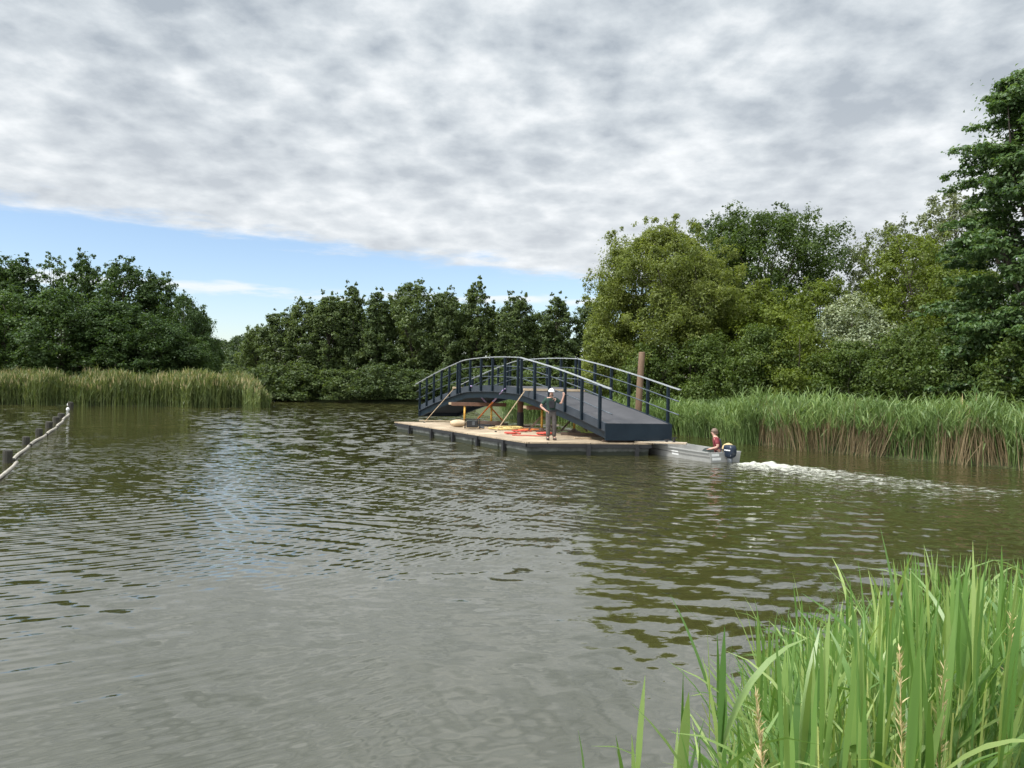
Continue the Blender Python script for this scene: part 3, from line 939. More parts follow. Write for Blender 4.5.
# foreground reeds
def shoot(rng, hp, base, height, lean, laz, nleaf, Lr=(0.38, 0.62), Wr=(0.009, 0.020), mleaf=0, mstem=1, fmin=0.12):
    B_ = np.array([base])
    V, Qd = blades(rng, B_, np.array([laz]), np.array([lean]), np.array([0.12]), np.array([height * 0.8]), np.array([0.008]), 5, [1, 1, 1, 0.9, 0.8, 0.5], 0.3)
    hp.add(V, Qd, mstem)
    n = nleaf
    f_ = np.sort(rng.uniform(fmin, 0.8, n))
    f_[-1] = 0.78
    bb = np.array(base)[None] + np.column_stack([math.cos(laz) * math.sin(lean) * height * f_, math.sin(laz) * math.sin(lean) * height * f_, math.cos(lean) * height * f_])
    side = laz + np.where(np.arange(n) % 2, 0.9, -0.9) + rng.normal(0, 0.7, n)
    til = rng.uniform(0.12, 0.62, n)
    til[-2:] = rng.uniform(0.0, 0.14, 2)
    cur = rng.uniform(0.1, 1.6, n)
    cur[-2:] = rng.uniform(0.0, 0.25, 2)
    LL = rng.uniform(*Lr, n)
    LL[-2:] = np.minimum(LL[-2:], height * 0.25)
    V, Qd = blades(rng, bb, side, til, cur, LL, Wr[0] + (Wr[1] * 1.2 - Wr[0]) * rng.uniform(0, 1, n) ** 1.3, 6, None, 0.45)
    hp.add(V, Qd, mleaf)

rng = np.random.default_rng(93)
hp = Heap()
made = 0
tries = 0
OUT = ([640, 690, 740, 800, 850, 890, 950, 1024, 1300], [800, 775, 735, 655, 602, 576, 566, 560, 545])
while made < 1300 and tries < 20000:
    tries += 1
    y = rng.uniform(1.9, 5.0)
    x = rng.uniform(0.25, 4.8)
    px = 512 + F * x / y
    if px < 725 + 75 * rng.uniform() ** 2 or px > 1180:
        continue
    if math.sin(x * 5.3 + 1.2 * math.sin(y * 3.7)) * math.sin(y * 4.6 + 0.8) > 0.35 and rng.uniform() < 0.75:
        continue
    lim = np.interp(px, *OUT) + 14 * math.sin(px * 0.045)
    tip = lim + 4 + rng.exponential(42)
    g0 = gz(x, y)
    zt = H - (tip - 384 - (px - 512) * 0.0175) / F * y
    hgt = zt - g0
    if hgt < 0.55 or hgt > 1.75:
        continue
    shoot(rng, hp, (x, y, max(g0, -0.1)), hgt, abs(rng.normal(0.12, 0.14)), rng.normal(0.3, 1.3), int(rng.integers(6, 10)))
    made += 1
# short grass and dead litter under them
n = 5000
gp = np.column_stack([rng.uniform(0.2, 4.6, n), rng.uniform(1.4, 5.2, n)])
gp = gp[(512 + F * gp[:, 0] / gp[:, 1] > 700) & (shore(gp) > -0.3)]
n = len(gp)
V, Qd = blades(rng, np.column_stack([gp, np.maximum(ground_z(gp), -0.05)]), rng.uniform(0, 6.28, n), rng.uniform(0, 0.4, n), rng.uniform(0.2, 1.4, n), rng.uniform(0.2, 0.75, n), rng.uniform(0.006, 0.016, n), 4)
hp.add(V, Qd, 0)
n = 900
gp = np.column_stack([rng.uniform(0.4, 4.6, n), rng.uniform(1.4, 5.0, n)])
gp = gp[(512 + F * gp[:, 0] / gp[:, 1] > 720) & (shore(gp) > -0.3)]
n = len(gp)
V, Qd = blades(rng, np.column_stack([gp, np.maximum(ground_z(gp), -0.05)]), rng.uniform(0, 6.28, n), rng.uniform(0.1, 0.7, n), rng.uniform(0.0, 0.9, n), rng.uniform(0.4, 0.95, n), rng.uniform(0.005, 0.011, n), 4)
hp.add(V, Qd, 2)
tag(hp.build('reed_bed', ['rd_near', 'rd_nearstem', 'rd_dry']), 'bright green reeds crowding the near bank at lower right', 'reeds', None, 'stuff')

SH = 'single reed shoots at the left fringe of the near reeds'
for (px, tip, y, lean, laz, nl, lab) in [
    (597, 742, 2.5, 0.03, 2.0, 4, 'tiny reed shoot at the bottom edge, furthest left in the water'),
    (650, 690, 2.35, 0.02, 2.6, 7, 'thin reed shoot left of the pair at the bottom edge'),
    (674, 682, 2.3, 0.05, 0.4, 8, 'reed shoot with upright narrow blades, third from the left'),
    (716, 640, 2.2, 0.03, 0.2, 9, 'tall reed shoot with one broad upright blade against the water'),
    (736, 655, 2.15, 0.20, 0.1, 8, 'reed shoot leaning right beside the broad bladed one'),
]:
    x = (px - 512) / F * y
    g0 = max(gz(x, y), -0.1)
    zt = H - (tip - 384) / F * y
    root = empty('reed_shoot', (x, y, g0), lab, 'reed', SH, local=True)
    h1, h2 = Heap(), Heap()
    tmp = Heap()
    shoot(rng, tmp, (0, 0, 0), zt - g0, lean, laz, nl, (0.32, 0.50), (0.018, 0.030), fmin=0.48)
    npmesh('stem', tmp.V[0], tmp.Q[0], 'rd_nearstem', root)
    npmesh('leaf_blades', tmp.V[1], tmp.Q[1] - len(tmp.V[0]), 'rd_near', root)

DS = 'dry seed stalks among the near reeds'
for (px, tip, y, lab, bend) in [
    (796, 700, 1.75, 'dry bent seed stalk low in the near reeds, leftmost of its kind', -0.3),
    (918, 652, 1.9, 'tall straw coloured seed stalk in the middle of the near reeds', -0.1),
    (940, 664, 1.95, 'shorter straw seed stalk beside the tall one in the near reeds', 0.15),
    (1012, 616, 2.1, 'pale seed stalk close to the right edge in the near reeds', 0.1),
]:
    x = (px - 512) / F * y
    g0 = max(gz(x, y), 0)
    zt = H - (tip - 390) / F * y
    hh = zt - g0
    root = empty('dry_stalk', (x, y, g0), lab, 'stalk', DS, local=True)
    pts = [Vector((bend * 0.25 * (k / 6) ** 2, 0.02 * k / 6, hh * k / 6)) for k in range(7)]
    MB().tube(pts, [0.003 - 0.0003 * k for k in range(7)], 5).build('stem', 'seed', root)
    n = 130
    f_ = rng.uniform(0.72, 1.0, n)
    bb = np.column_stack([bend * 0.25 * f_ ** 2, 0.02 * f_, hh * f_])
    V, Qd = blades(rng, bb, rng.uniform(0, 6.28, n), rng.uniform(0.2, 0.9, n), rng.uniform(0, 0.5, n), 2.6 * rng.uniform(0.015, 0.045, n) * (1.25 - f_), rng.uniform(0.002, 0.0045, n), 3)
    npmesh('seed_head', V, Qd, 'seed', root)

# ------------------------------------------------------------------ floating boom and its posts at the left
BP = 'short dark posts of the floating boom'
post_px = [(7.5, 463, 13, 'nearest short dark post of the boom, at the left edge'), (26, 444.5, 8, 'second dark boom post from the viewer'), (39, 436, 7.5, 'third dark boom post from the viewer'),
           (49, 428, 6.5, 'fourth dark boom post from the viewer'), (56, 422.8, 6, 'fifth dark boom post from the viewer'), (61.2, 418.3, 5, 'sixth dark boom post, second last before the reeds'), (70.5, 408, 6, 'farthest and darkest boom post, against the left reeds')]
for i, (px, py, hp_, lab) in enumerate(post_px):
    q = at(px, py)
    s = q.y / F
    hgt = hp_ * s
    rad = max(3.3 * s, 0.12) if i < 6 else 0.2
    mb = MB().tube([(q.x, q.y, -0.8), (q.x, q.y, hgt - 0.03), (q.x + 0.004, q.y, hgt)], [rad, rad * 0.97, rad * 0.86], 12)
    tag(mb.build('mooring_post', 'post_dark', None, False), lab, 'post', BP)
BL = 'pale floating logs of the boom'
log_px = [((-14, 492), (17, 461.5), 'nearest pale floating log of the boom, cut by the photo edge'), ((13, 460), (29, 445.5), 'second pale floating log from the viewer'),
          ((30, 445), (46, 434.5), 'third pale floating log from the viewer'), ((46.5, 434.5), (57, 426.5), 'fourth pale floating log from the viewer'),
          ((56.5, 427), (63, 420.5), 'fifth pale floating log from the viewer'), ((62.5, 420.5), (69, 413.8), 'farthest pale floating log of the boom')]
for (a, c, lab) in log_px:
    p0, p1 = at(*a, 0.03), at(*c, 0.03)
    d = p1 - p0
    n_ = Vector((-d.y, d.x, 0)).normalized()
    pts = [p0 + d * (k / 6) + n_ * 0.012 * math.sin(k * 1.1) + Vector((0, 0, 0.02 * math.sin(k * 0.9))) for k in range(7)]
    rr = 0.034 + 0.0006 * p0.y
    mb = MB().tube(pts, [rr * (1 + 0.06 * math.sin(k * 2.1)) for k in range(7)], 10)
    mb.cur = 1
    mb.tube([pts[0] - d.normalized() * 0.04, pts[0] + d.normalized() * 0.1], rr * 1.08, 10)
    tag(mb.build('boom_log', ['boom', 'post_dark'], None, True), lab, 'log', BL)
for (px, py, lab) in [(67.8, 411, 'small white float at the far end of the boom'), (71, 407.6, 'small white float on the farthest boom post')]:
    q = at(px, py)
    rings = []
    for k in range(7):
        t = -math.pi / 2 + math.pi * k / 6
        rings.append([q + Vector((0.11 * math.cos(t) * math.cos(u) + 0.001 * math.cos(u), 0.11 * math.cos(t) * math.sin(u) + 0.001 * math.sin(u) - (0.32 if 'post' in lab else 0), 0.12 + 0.14 * math.sin(t) + (0.12 if 'post' in lab else 0))) for u in [2 * math.pi * j / 10 for j in range(10)]])
    tag(MB().rings(rings).build('float_ball', 'white_hat', None, True), lab, 'float', 'white floats of the boom')

# mooring pile behind the bridge
pl = Vector((deep(637, 400, 33.5).x, 33.5, 0))
tp = deep(642, 352, 33.5)
mb = MB().tube([(pl.x, pl.y, -1), pl.lerp(tp, 0.5), tp - Vector((0, 0, 0.03)), tp], [0.16, 0.15, 0.14, 0.125], 14)
tag(mb.build('wooden_pile', 'pile', None, True), 'leaning pinkish brown wooden pile behind the bridge railing', 'pile')
q = at(853.5, 454)
tag(MB().tube([(q.x, q.y, -0.3), (q.x + 0.02, q.y, 0.25), (q.x + 0.03, q.y + 0.02, 0.48)], [0.05, 0.045, 0.03], 8).build('stake', 'timber', None, True), 'pale stake at the foot of the dry reeds on the right bank', 'stake')
for (px, py, s_, lab) in [(918, 459.2, 0.16, 'flat grey stone at the water line below the reeds'), (932, 460.3, 0.13, 'upright grey stone beside the flat one below the reeds'), (688, 424, 0.35, 'dark stone at the bank right of the bridge end')]:
    q = at(px, py)
    rings = []
    for k in range(6):
        t = -math.pi / 2 + math.pi * k / 5
        rings.append([q + Vector((s_ * (1 + 0.2 * math.sin(3 * u + k)) * (math.cos(t) + 0.01) * math.cos(u), s_ * 0.8 * (math.cos(t) + 0.01) * math.sin(u), 0.05 + s_ * 0.6 * math.sin(t))) for u in [2 * math.pi * j / 9 for j in range(9)]])
    tag(MB().rings(rings).build('stone', 'stone', None, True), lab, 'stone', 'stones along the right bank')

# ------------------------------------------------------------------ the barge
ZD = 0.44
PA, PB_, PC = Vector((0.54, 25.3, 0)), Vector((4.85, 25.75, 0)), Vector((-5.70, 36.7, 0))
PD = PB_ + (PC - PA)
nt = M['concrete'].node_tree
bs = nt.nodes['Principled BSDF']
old = bs.inputs['Base Color'].links[0].from_socket
tz = nt.nodes.new('ShaderNodeTexCoord')
sz = node(nt, 'ShaderNodeSeparateXYZ')
nt.links.new(tz.outputs['Object'], sz.inputs[0])
jag = noise(nt, objvec(nt, (3, 3, 0.4)), 1.0, 5, 0.7)
st_ = node(nt, 'ShaderNodeMapRange', interpolation_type='SMOOTHSTEP')
st_.inputs[1].default_value = 0.10
st_.inputs[2].default_value = 0.17
nt.links.new(math_n(nt, 'MULTIPLY_ADD', jag, -0.16, math_n(nt, 'ADD', sz.outputs[2], 0.08)), st_.inputs[0])
nt.links.new(mixc(nt, st_.outputs[0], (0.022, 0.027, 0.016), old), bs.inputs['Base Color'])
root = empty('work_barge', (PA.x, PA.y, 0), 'flat work barge with plywood deck carrying the new footbridge', 'barge')
def bar_pt(s, t, z):
    p = PA + (PB_ - PA) * s + (PC - PA) * t
    return Vector((p.x, p.y, z))
mb = MB()
mb.hexa([bar_pt(-0.012, -0.004, ZD - 0.045), bar_pt(1.012, -0.004, ZD - 0.045), bar_pt(1.012, 1.004, ZD - 0.045), bar_pt(-0.012, 1.004, ZD - 0.045),
         bar_pt(-0.012, -0.004, ZD), bar_pt(1.012, -0.004, ZD), bar_pt(1.012, 1.004, ZD), bar_pt(-0.012, 1.004, ZD)])
m, nt, b = newmat('plywood deck sheets')
tc2 = nt.nodes.new('ShaderNodeTexCoord')
mp = nt.nodes.new('ShaderNodeMapping')
mp.inputs['Rotation'].default_value = (0, 0, math.atan2(6.25, 11.4))
nt.links.new(tc2.outputs['Object'], mp.inputs[0])
br = nt.nodes.new('ShaderNodeTexBrick')
br.inputs['Scale'].default_value = 1.0
br.inputs['Brick Width'].default_value = 1.22
br.inputs['Row Height'].default_value = 2.44
br.inputs['Mortar Size'].default_value = 0.012
br.inputs['Color1'].default_value = (0.40, 0.31, 0.21, 1)
br.inputs['Color2'].default_value = (0.52, 0.42, 0.30, 1)
br.inputs['Mortar'].default_value = (0.10, 0.075, 0.05, 1)
nt.links.new(mp.outputs[0], br.inputs['Vector'])
st = noise(nt, mp.outputs[0], 1.3, 6, 0.7)
col = mixc(nt, 1.0, br.outputs[0], ramp(nt, st, [(0.35, (0.55, 0.54, 0.52)), (0.65, (1.1, 1.08, 1.05))]), 'MULTIPLY')
nt.links.new(col, b.inputs['Base Color'])
b.inputs['Roughness'].default_value = 0.85
M['ply_deck'] = m
mb.build('deck', 'ply_deck', root)
mb = MB()
for (a, c) in (((0, 0), (1, 0)), ((1, 0), (1, 1)), ((1, 1), (0, 1)), ((0, 1), (0, 0))):
    mb.bar(bar_pt(*a, ZD - 0.11), bar_pt(*c, ZD - 0.11), 0.10, 0.125)
mb.build('edge_beam', 'rubber', root)
mb = MB()
fl = [(i / 6, (i + 1) / 6) for i in range(6)]
for (t0, t1) in fl:
    a, c = t0 + 0.006, t1 - 0.006
    f_ = MB()
    f_.hexa([bar_pt(0.015, a, -0.4), bar_pt(0.985, a, -0.4), bar_pt(0.985, c, -0.4), bar_pt(0.015, c, -0.4),
             bar_pt(0.006, a, ZD - 0.17), bar_pt(0.994, a, ZD - 0.17), bar_pt(0.994, c, ZD - 0.17), bar_pt(0.006, c, ZD - 0.17)])
    f_.build('float_pontoon', 'concrete', root, bevel=0.02)
def fender(s, t, out):
    p = bar_pt(s, t, 0)
    o = Vector(out)
    MB().bar(p + o * 0.07 + Vector((0, 0, -0.3)), p + o * 0.07 + Vector((0, 0, ZD - 0.06)), 0.13, 0.10, o).build('fender', 'rubber', root)
axl = (PC - PA).normalized()
outl = Vector((-axl.y, axl.x, 0))
for t in (0.12, 0.285, 0.46, 0.635, 0.84):
    fender(0, t, outl)
for s in (0.49, 0.88):
    fender(s, 0, (0.1, -0.995, 0))

# ------------------------------------------------------------------ the footbridge
L0, L1, WV = Vector((3.29, 25.6, 0)), Vector((-5.08, 41.4, 0)), Vector((2.22, 0.40, 0))
AX = L1 - L0
def zr(t):
    a = 0.5 - abs(t - 0.5)
    k = 0.342
    if a < k:
        return 2.37 + 1.14 * a / k + 0.06 * math.sin(math.pi * max(a, 0) / k)
    return 3.51 + 0.075 * (1 - ((0.5 - a) / (0.5 - k)) ** 2)
def zdk(t):
    return zr(t) - 1.27
def bp(s, t, z):
    p = L0 + AX * t + WV * s
    return Vector((p.x, p.y, z))
root = empty('footbridge', (L0.x, L0.y, 0.5), 'arched dark blue steel footbridge with pale handrails standing on the barge', 'bridge')
def ribbon(s0, s1, z1, z0, t0, t1, N=36):
    rr = []
    for k in range(N + 1):
        t = t0 + (t1 - t0) * k / N
        zz = zdk(t)
        rr.append([bp(s0, t, zz + z0), bp(s1, t, zz + z0), bp(s1, t, zz + z1), bp(s0, t, zz + z1)])
    return MB().rings(rr)
ribbon(0.004, 0.996, 0.0, -0.10, 0.002, 0.998).build('deck', 'deck_grey', root)
for (a, c) in ((-0.030, 0.000), (1.000, 1.030)):
    ribbon(a, c, 0.012, -0.28, 0.001, 0.999).build('fascia', 'navy' if a > 0.5 else 'grey_steel', root)
for (a, c) in ((0.012, 0.06), (0.94, 0.988)):
    ribbon(a, c, -0.103, -0.56, 0.003, 0.997).build('girder', 'navy', root)
ribbon(0.063, 0.937, -0.34, -0.40, 0.004, 0.996).build('soffit_plate', 'soffit', root)
for t, dt in ((0.0, -0.0025), (1.0, 0.0025)):
    z1, z0 = zdk(t), zdk(t) - 0.58
    mb = MB()
    mb.hexa([bp(-0.035, t, z0), bp(1.035, t, z0), bp(1.035, t + dt, z0), bp(-0.035, t + dt, z0), bp(-0.035, t, z1 - 0.004), bp(1.035, t, z1 - 0.004), bp(1.035, t + dt, z1 - 0.004), bp(-0.035, t + dt, z1 - 0.004)])
    mb.build('end_plate', 'navy', root)
segs_t = [(0.0, 0.338), (0.346, 0.688), (0.696, 1.0)]
for s in (-0.052, 1.052):
    for (t0, t1) in segs_t:
        a, c = t0 + 0.014, t1 - 0.004 if t1 < 1 else t1 - 0.014
        if t0 > 0: a = t0 + 0.004
        for k in range(6):
            t = a + (c - a) * k / 5
            MB().bar(bp(s, t, zdk(t) - 0.25), bp(s, t, zr(t) - 0.015), 0.10, 0.075, AX.normalized()).build('post', 'navy', root)
        e0, e1 = (t0 - 0.022 if t0 == 0 else t0 - 0.003), (t1 + 0.022 if t1 == 1 else t1 + 0.003)
        pts = [bp(s, e0 + (e1 - e0) * k / 14, zr(e0 + (e1 - e0) * k / 14) + 0.002) for k in range(15)]
        MB().sweep(pts, 0.085, 0.034).build('handrail', 'galv', root)
        si = s + (0.022 if s < 0 else -0.022)
        for dz in (0.40, 0.86):
            pts = [bp(si, e0 + (e1 - e0) * k / 14, zr(e0 + (e1 - e0) * k / 14) - dz) for k in range(15)]
            MB().tube(pts, 0.021, 8).build('mid_rail', 'rail_mid' if 'rail_mid' in M else 'grey_steel', root, True)

# timbers laid across the bridge deck, and the straps that tie it down
for (t, s0, s1, lab) in ((0.30, -0.14, 1.0, 'pale timber laid across the bridge deck near the worker'), (0.705, -0.14, 1.0, 'pale timber laid across the far part of the bridge deck')):
    z = zdk(t) + 0.06
    a, c = bp(s0, t, z), bp(s1, t, z)
    o = MB().bar(a, c, 0.09, 0.09).build('timber_beam', 'timber', None, bevel=0.004)
    tag(o, lab, 'timber', 'timbers across the bridge deck')
def strap(name, lab, a, c, parts, r):
    rt = empty(name, c, lab, 'strap', 'straps tying the bridge down')
    u = 0.0
    for (frac, mat) in parts:
        p0, p1 = a.lerp(c, u), a.lerp(c, u + frac)
        MB().bar(p0, p1, r * 2, r * 1.2).build('webbing', mat, rt)
        u += frac
    MB().box(a.lerp(c, 0.99), (0.09, 0.06, 0.05)).build('ratchet', 'black_plastic', rt)
strap('tie_strap', 'pale orange strap slanting down from the near timber end', bp(-0.12, 0.30, zdk(0.30)), at(495.5, 432, ZD), [(1.0, 'sack')], 0.028)
strap('tie_strap', 'thin tan strap slanting down left under the far bridge end', bp(-0.12, 0.705, zdk(0.705)), at(424, 422.6, ZD), [(1.0, 'sack')], 0.020)
strap('tie_strap', 'violet and orange strap slanting down to the right', bp(-0.06, 0.608, zdk(0.608)), at(503, 421, ZD), [(0.45, 'purple'), (0.55, 'orange')], 0.036)
strap('tie_strap', 'violet and orange strap slanting down to the left', bp(-0.06, 0.414, zdk(0.414) - 0.1), at(475, 422, ZD), [(0.35, 'purple'), (0.65, 'orange')], 0.034)

# trestles that carry the bridge
def trestle(x0, x1, y, zt, lab, posts, brace):
    rt = empty('support_trestle', ((x0 + x1) / 2, y, ZD), lab, 'trestle', 'trestles under the bridge')
    MB().bar((x0, y, zt - 0.09), (x1, y, zt - 0.09), 0.16, 0.17).build('cross_beam', 'red_timber', rt, bevel=0.006)
    MB().bar((x0 - 0.13, y, zt - 0.07), (x0 - 0.004, y, zt - 0.07), 0.12, 0.11).build('beam_end', 'timber', rt)
    for px in posts:
        MB().tube([(px, y, ZD + 0.10), (px, y, zt - 0.178)], 0.05, 10).build('prop', 'yellow', rt, True)
        mb = MB().box((px, y, ZD + 0.02), (0.5, 0.5, 0.04))
        mb.tube([(px, y, ZD + 0.04), (px, y, ZD + 0.16)], [0.17, 0.055], 8)
        mb.build('foot', 'old_timber', rt)
        for sg in (-1, 1):
            if brace:
                MB().bar((px + sg * 0.04, y + 0.02, zt - 0.45), (px + sg * 0.55, y + 0.02, ZD + 0.04), 0.05, 0.07).build('brace', 'old_timber', rt)
trestle(-2.85, -0.25, 35.3, 1.50, 'trestle with long red brown beam behind the black machine', (-2.22, -0.95), False)
trestle(0.62, 2.95, 31.0, 1.52, 'trestle with yellow props and dark braces behind the worker', (1.27, 2.62), True)
rt = empty('prop_post', (0.40, 33.4, ZD), 'thick prop, red brown above and black below, between the trestles', 'prop')
MB().tube([(0.40, 33.4, ZD), (0.40, 33.4, 1.14)], 0.15, 12).build('lower_sleeve', 'rubber', rt)
MB().tube([(0.40, 33.4, 1.142), (0.40, 33.4, 1.74)], 0.135, 12).build('upper_post', 'red_timber', rt)
# timber blocks beneath the two ends
for (s0, t, lab) in ((-0.05, 0.02, 'low timber block under the near bridge end'),):
    a, c = bp(0.02, t, ZD + 0.03), bp(0.64, t, ZD + 0.03)
    tag(MB().bar(a, c, 0.14, 0.06).build('timber_block', 'old_timber', None), lab, 'timber')
q = at(586, 436.5, ZD)
tag(MB().bar((q.x - 0.9, q.y + 0.6, ZD + 0.06), (q.x + 0.9, q.y - 0.1, ZD + 0.06), 0.16, 0.12).build('timber_beam', 'old_timber', None, bevel=0.005), 'dark timber lying on the deck right of the worker', 'timber')
q = at(588, 439, ZD)
tag(MB().box((q.x - 0.2, q.y, ZD + 0.03), (0.62, 0.22, 0.055), Matrix.Rotation(0.1, 3, 'Z')).build('plank', 'timber', None), 'short pale plank in front of the dark timber', 'plank', 'planks on the barge deck')
for (px, py, L_, a_, mt, lab) in [(486, 428.2, 2.0, 0.15, 'timber', 'straight pale plank right of the black machine'), (527, 428.5, 2.2, -0.2, 'ply', 'tan plank behind the red hoses'), (540, 425.6, 1.8, 0.1, 'timber', 'pale plank lying beside the yellow prop'), (556, 431, 1.4, 0.3, 'ply', 'plank lying behind the worker\'s boots'), (437, 421.5, 1.8, 0.0, 'timber', 'plank at the far left end of the barge deck')]:
    q = at(px, py, ZD)
    tag(MB().box((q.x, q.y, ZD + 0.028), (L_, 0.2, 0.05), Matrix.Rotation(a_, 3, 'Z')).build('plank', mt, None), lab, 'plank', 'planks on the barge deck')
def coil(name, px, py, rx, ry, turns, r, mat, lab, cat, seed):
    q = at(px, py, ZD)
    rg = random.Random(seed)
    pts = []
    n = turns * 14
    for k in range(n):
        a = 2 * math.pi * k / 14
        u = 0.55 + 0.45 * math.sin(k * 0.37 + rg.random())
        pts.append(Vector((q.x + rx * u * math.cos(a), q.y + ry * u * math.sin(a), ZD + r * 1.1 + 0.012 * (k // 14) + 0.01 * rg.random())))
    tag(MB().tube(pts, r, 6).build(name, mat, None, True), lab, cat)
coil('rope_heap', 506, 429.5, 0.75, 0.9, 6, 0.028, 'ochre', 'heap of straw coloured rope in the middle of the deck', 'rope', 1)
coil('cable_coil', 485, 426.5, 0.5, 0.7, 4, 0.03, 'rubber', 'flat black cable coil right of the black machine', 'cable', 6)
coil('cable_coil', 521, 427.5, 0.6, 0.6, 3, 0.028, 'red_timber', 'dark brown cable coil near the prop foot', 'cable', 7)
coil('strap_heap', 480, 422.5, 0.5, 0.4, 3, 0.026, 'orange', 'orange straps piled behind the black machine', 'strap', 8)
coil('strap_heap', 523, 431.8, 0.45, 0.35, 3, 0.024, 'red', 'red straps heaped between the two hose coils', 'strap', 9)
q = at(492, 425.2, ZD)
mb = MB()
for k, (ox, oy, oz, ln, an) in enumerate(((0, 0, 0.05, 1.5, 0.1), (0.1, 0.2, 0.05, 1.3, 0.2), (-0.05, 0.1, 0.14, 1.2, -0.1))):
    mb.box((q.x + ox, q.y + oy, ZD + oz), (ln, 0.14, 0.09), Matrix.Rotation(an, 3, 'Z'))
tag(mb.build('timber_stack', 'old_timber', None), 'low stack of dark timbers at the foot of the first trestle', 'timber')
coil('hose_coil', 513, 434.3, 0.32, 0.25, 3, 0.03, 'red', 'small red hose coil nearest the deck edge, left of the worker', 'hose', 2)
coil('hose_coil', 546, 434.8, 0.38, 0.3, 4, 0.035, 'red', 'thicker red hose coil by the worker\'s boots', 'hose', 3)
coil('strap_heap', 532, 430.6, 0.7, 0.5, 3, 0.022, 'orange', 'loose orange straps lying behind the red hoses', 'strap', 4)
q = at(536, 436.2, ZD)
tag(MB().tube([(q.x - 0.9, q.y, ZD + 0.02), (q.x - 0.4, q.y + 0.15, ZD + 0.02), (q.x + 0.1, q.y - 0.08, ZD + 0.02), (q.x + 0.5, q.y + 0.1, ZD + 0.02)], 0.02, 6).build('hose', 'red', None, True), 'red hose stretched between the two coils', 'hose')
# black machine
q = at(472, 429.2, ZD)
rt = empty('generator', (q.x, q.y + 0.2, ZD), 'black portable machine with a carrying frame on the barge deck', 'generator')
MB().box((q.x, q.y + 0.2, ZD + 0.22), (0.50, 0.36, 0.30)).build('housing', 'black_plastic', rt, bevel=0.04)
mb = MB()
for sy in (-0.02, 0.42):
    mb.tube([(q.x - 0.31, q.y + sy, ZD + 0.03), (q.x - 0.31, q.y + sy, ZD + 0.42), (q.x + 0.31, q.y + sy, ZD + 0.42), (q.x + 0.31, q.y + sy, ZD + 0.03)], 0.018, 6)
for sx in (-0.31, 0.31):
    mb.tube([(q.x + sx, q.y - 0.02, ZD + 0.05), (q.x + sx, q.y + 0.42, ZD + 0.05)], 0.018, 6)
mb.build('frame', 'rubber', rt)
MB().box((q.x + 0.06, q.y + 0.012, ZD + 0.25), (0.12, 0.02, 0.16)).build('panel', 'leg_grey', rt)
MB().tube([(q.x + 0.32, q.y + 0.05, ZD + 0.1), (q.x + 0.52, q.y - 0.02, ZD + 0.07)], 0.04, 8).build('exhaust', 'black_plastic', rt)
# tan sack
q = at(458, 427.2, ZD)
rings = []
for k in range(8):
    u = k / 7
    wv = math.sin(math.pi * (0.08 + 0.84 * u)) ** 0.5
    rings.append([Vector((q.x - 0.36 + 0.72 * u, q.y + 0.25 + 0.25 * wv * math.cos(a) * (1 + 0.1 * math.sin(5 * u)), ZD + 0.16 + 0.17 * wv * max(math.sin(a), -0.9))) for a in [2 * math.pi * j / 12 for j in range(12)]])
tag(MB().rings(rings).build('sack', 'sack', None, True), 'plump tan sack lying left of the black machine', 'sack')

# ------------------------------------------------------------------ people
def skin(name, pts, edges, mat, parent, root_i, sub=2):
    names = list(pts)
    me = bpy.data.meshes.new(name)
    me.from_pydata([pts[k][0] for k in names], [(names.index(a), names.index(c)) for a, c in edges], [])
    me.materials.append(M[mat])
    o = bpy.data.objects.new(name, me)
    C.objects.link(o)
    o.parent = parent
    sk = o.modifiers.new('skin', 'SKIN')
    sk.use_smooth_shade = True
    for i, k in enumerate(names):
        r = pts[k][1]
        me.skin_vertices[0].data[i].radius = r if isinstance(r, tuple) else (r, r)
        me.skin_vertices[0].data[i].use_root = (k == root_i)
    if sub:
        ss = o.modifiers.new('sub', 'SUBSURF')
        ss.levels = ss.render_levels = sub
    return o

def chain(*ks):
    return list(zip(ks[:-1], ks[1:]))

def add_hand(pts, edges, wrist, k, wp, d, side, curl):
    """palm and five unequal bent fingers growing from a wrist"""
    d = Vector(d).normalized()
    sd = Vector(side).normalized()
    nn = d.cross(sd).normalized() * curl
    pl = wp + d * 0.05
    pts[k + 'palm'] = (pl, (0.036, 0.02))
    edges.append((wrist, k + 'palm'))
    for i, (off, ln) in enumerate(((-0.030, 0.066), (-0.010, 0.078), (0.010, 0.073), (0.029, 0.058))):
        b0 = pl + d * 0.045 + sd * off
        b1 = b0 + (d * 0.85 + nn * 0.3) * ln * 0.5
        b2 = b1 + (d * 0.5 + nn * 0.75) * ln * 0.5
        pts[f'{k}f{i}a'] = (b0, 0.010); pts[f'{k}f{i}b'] = (b1, 0.009); pts[f'{k}f{i}c'] = (b2, 0.008)
        edges += [(k + 'palm', f'{k}f{i}a'), (f'{k}f{i}a', f'{k}f{i}b'), (f'{k}f{i}b', f'{k}f{i}c')]
    t0 = pl - sd * 0.042 + d * 0.005
    t1 = t0 - sd * 0.018 + d * 0.03 + nn * 0.015
    pts[k + 'ta'] = (t0, 0.012); pts[k + 'tb'] = (t1, 0.0095)
    edges += [(k + 'palm', k + 'ta'), (k + 'ta', k + 'tb')]

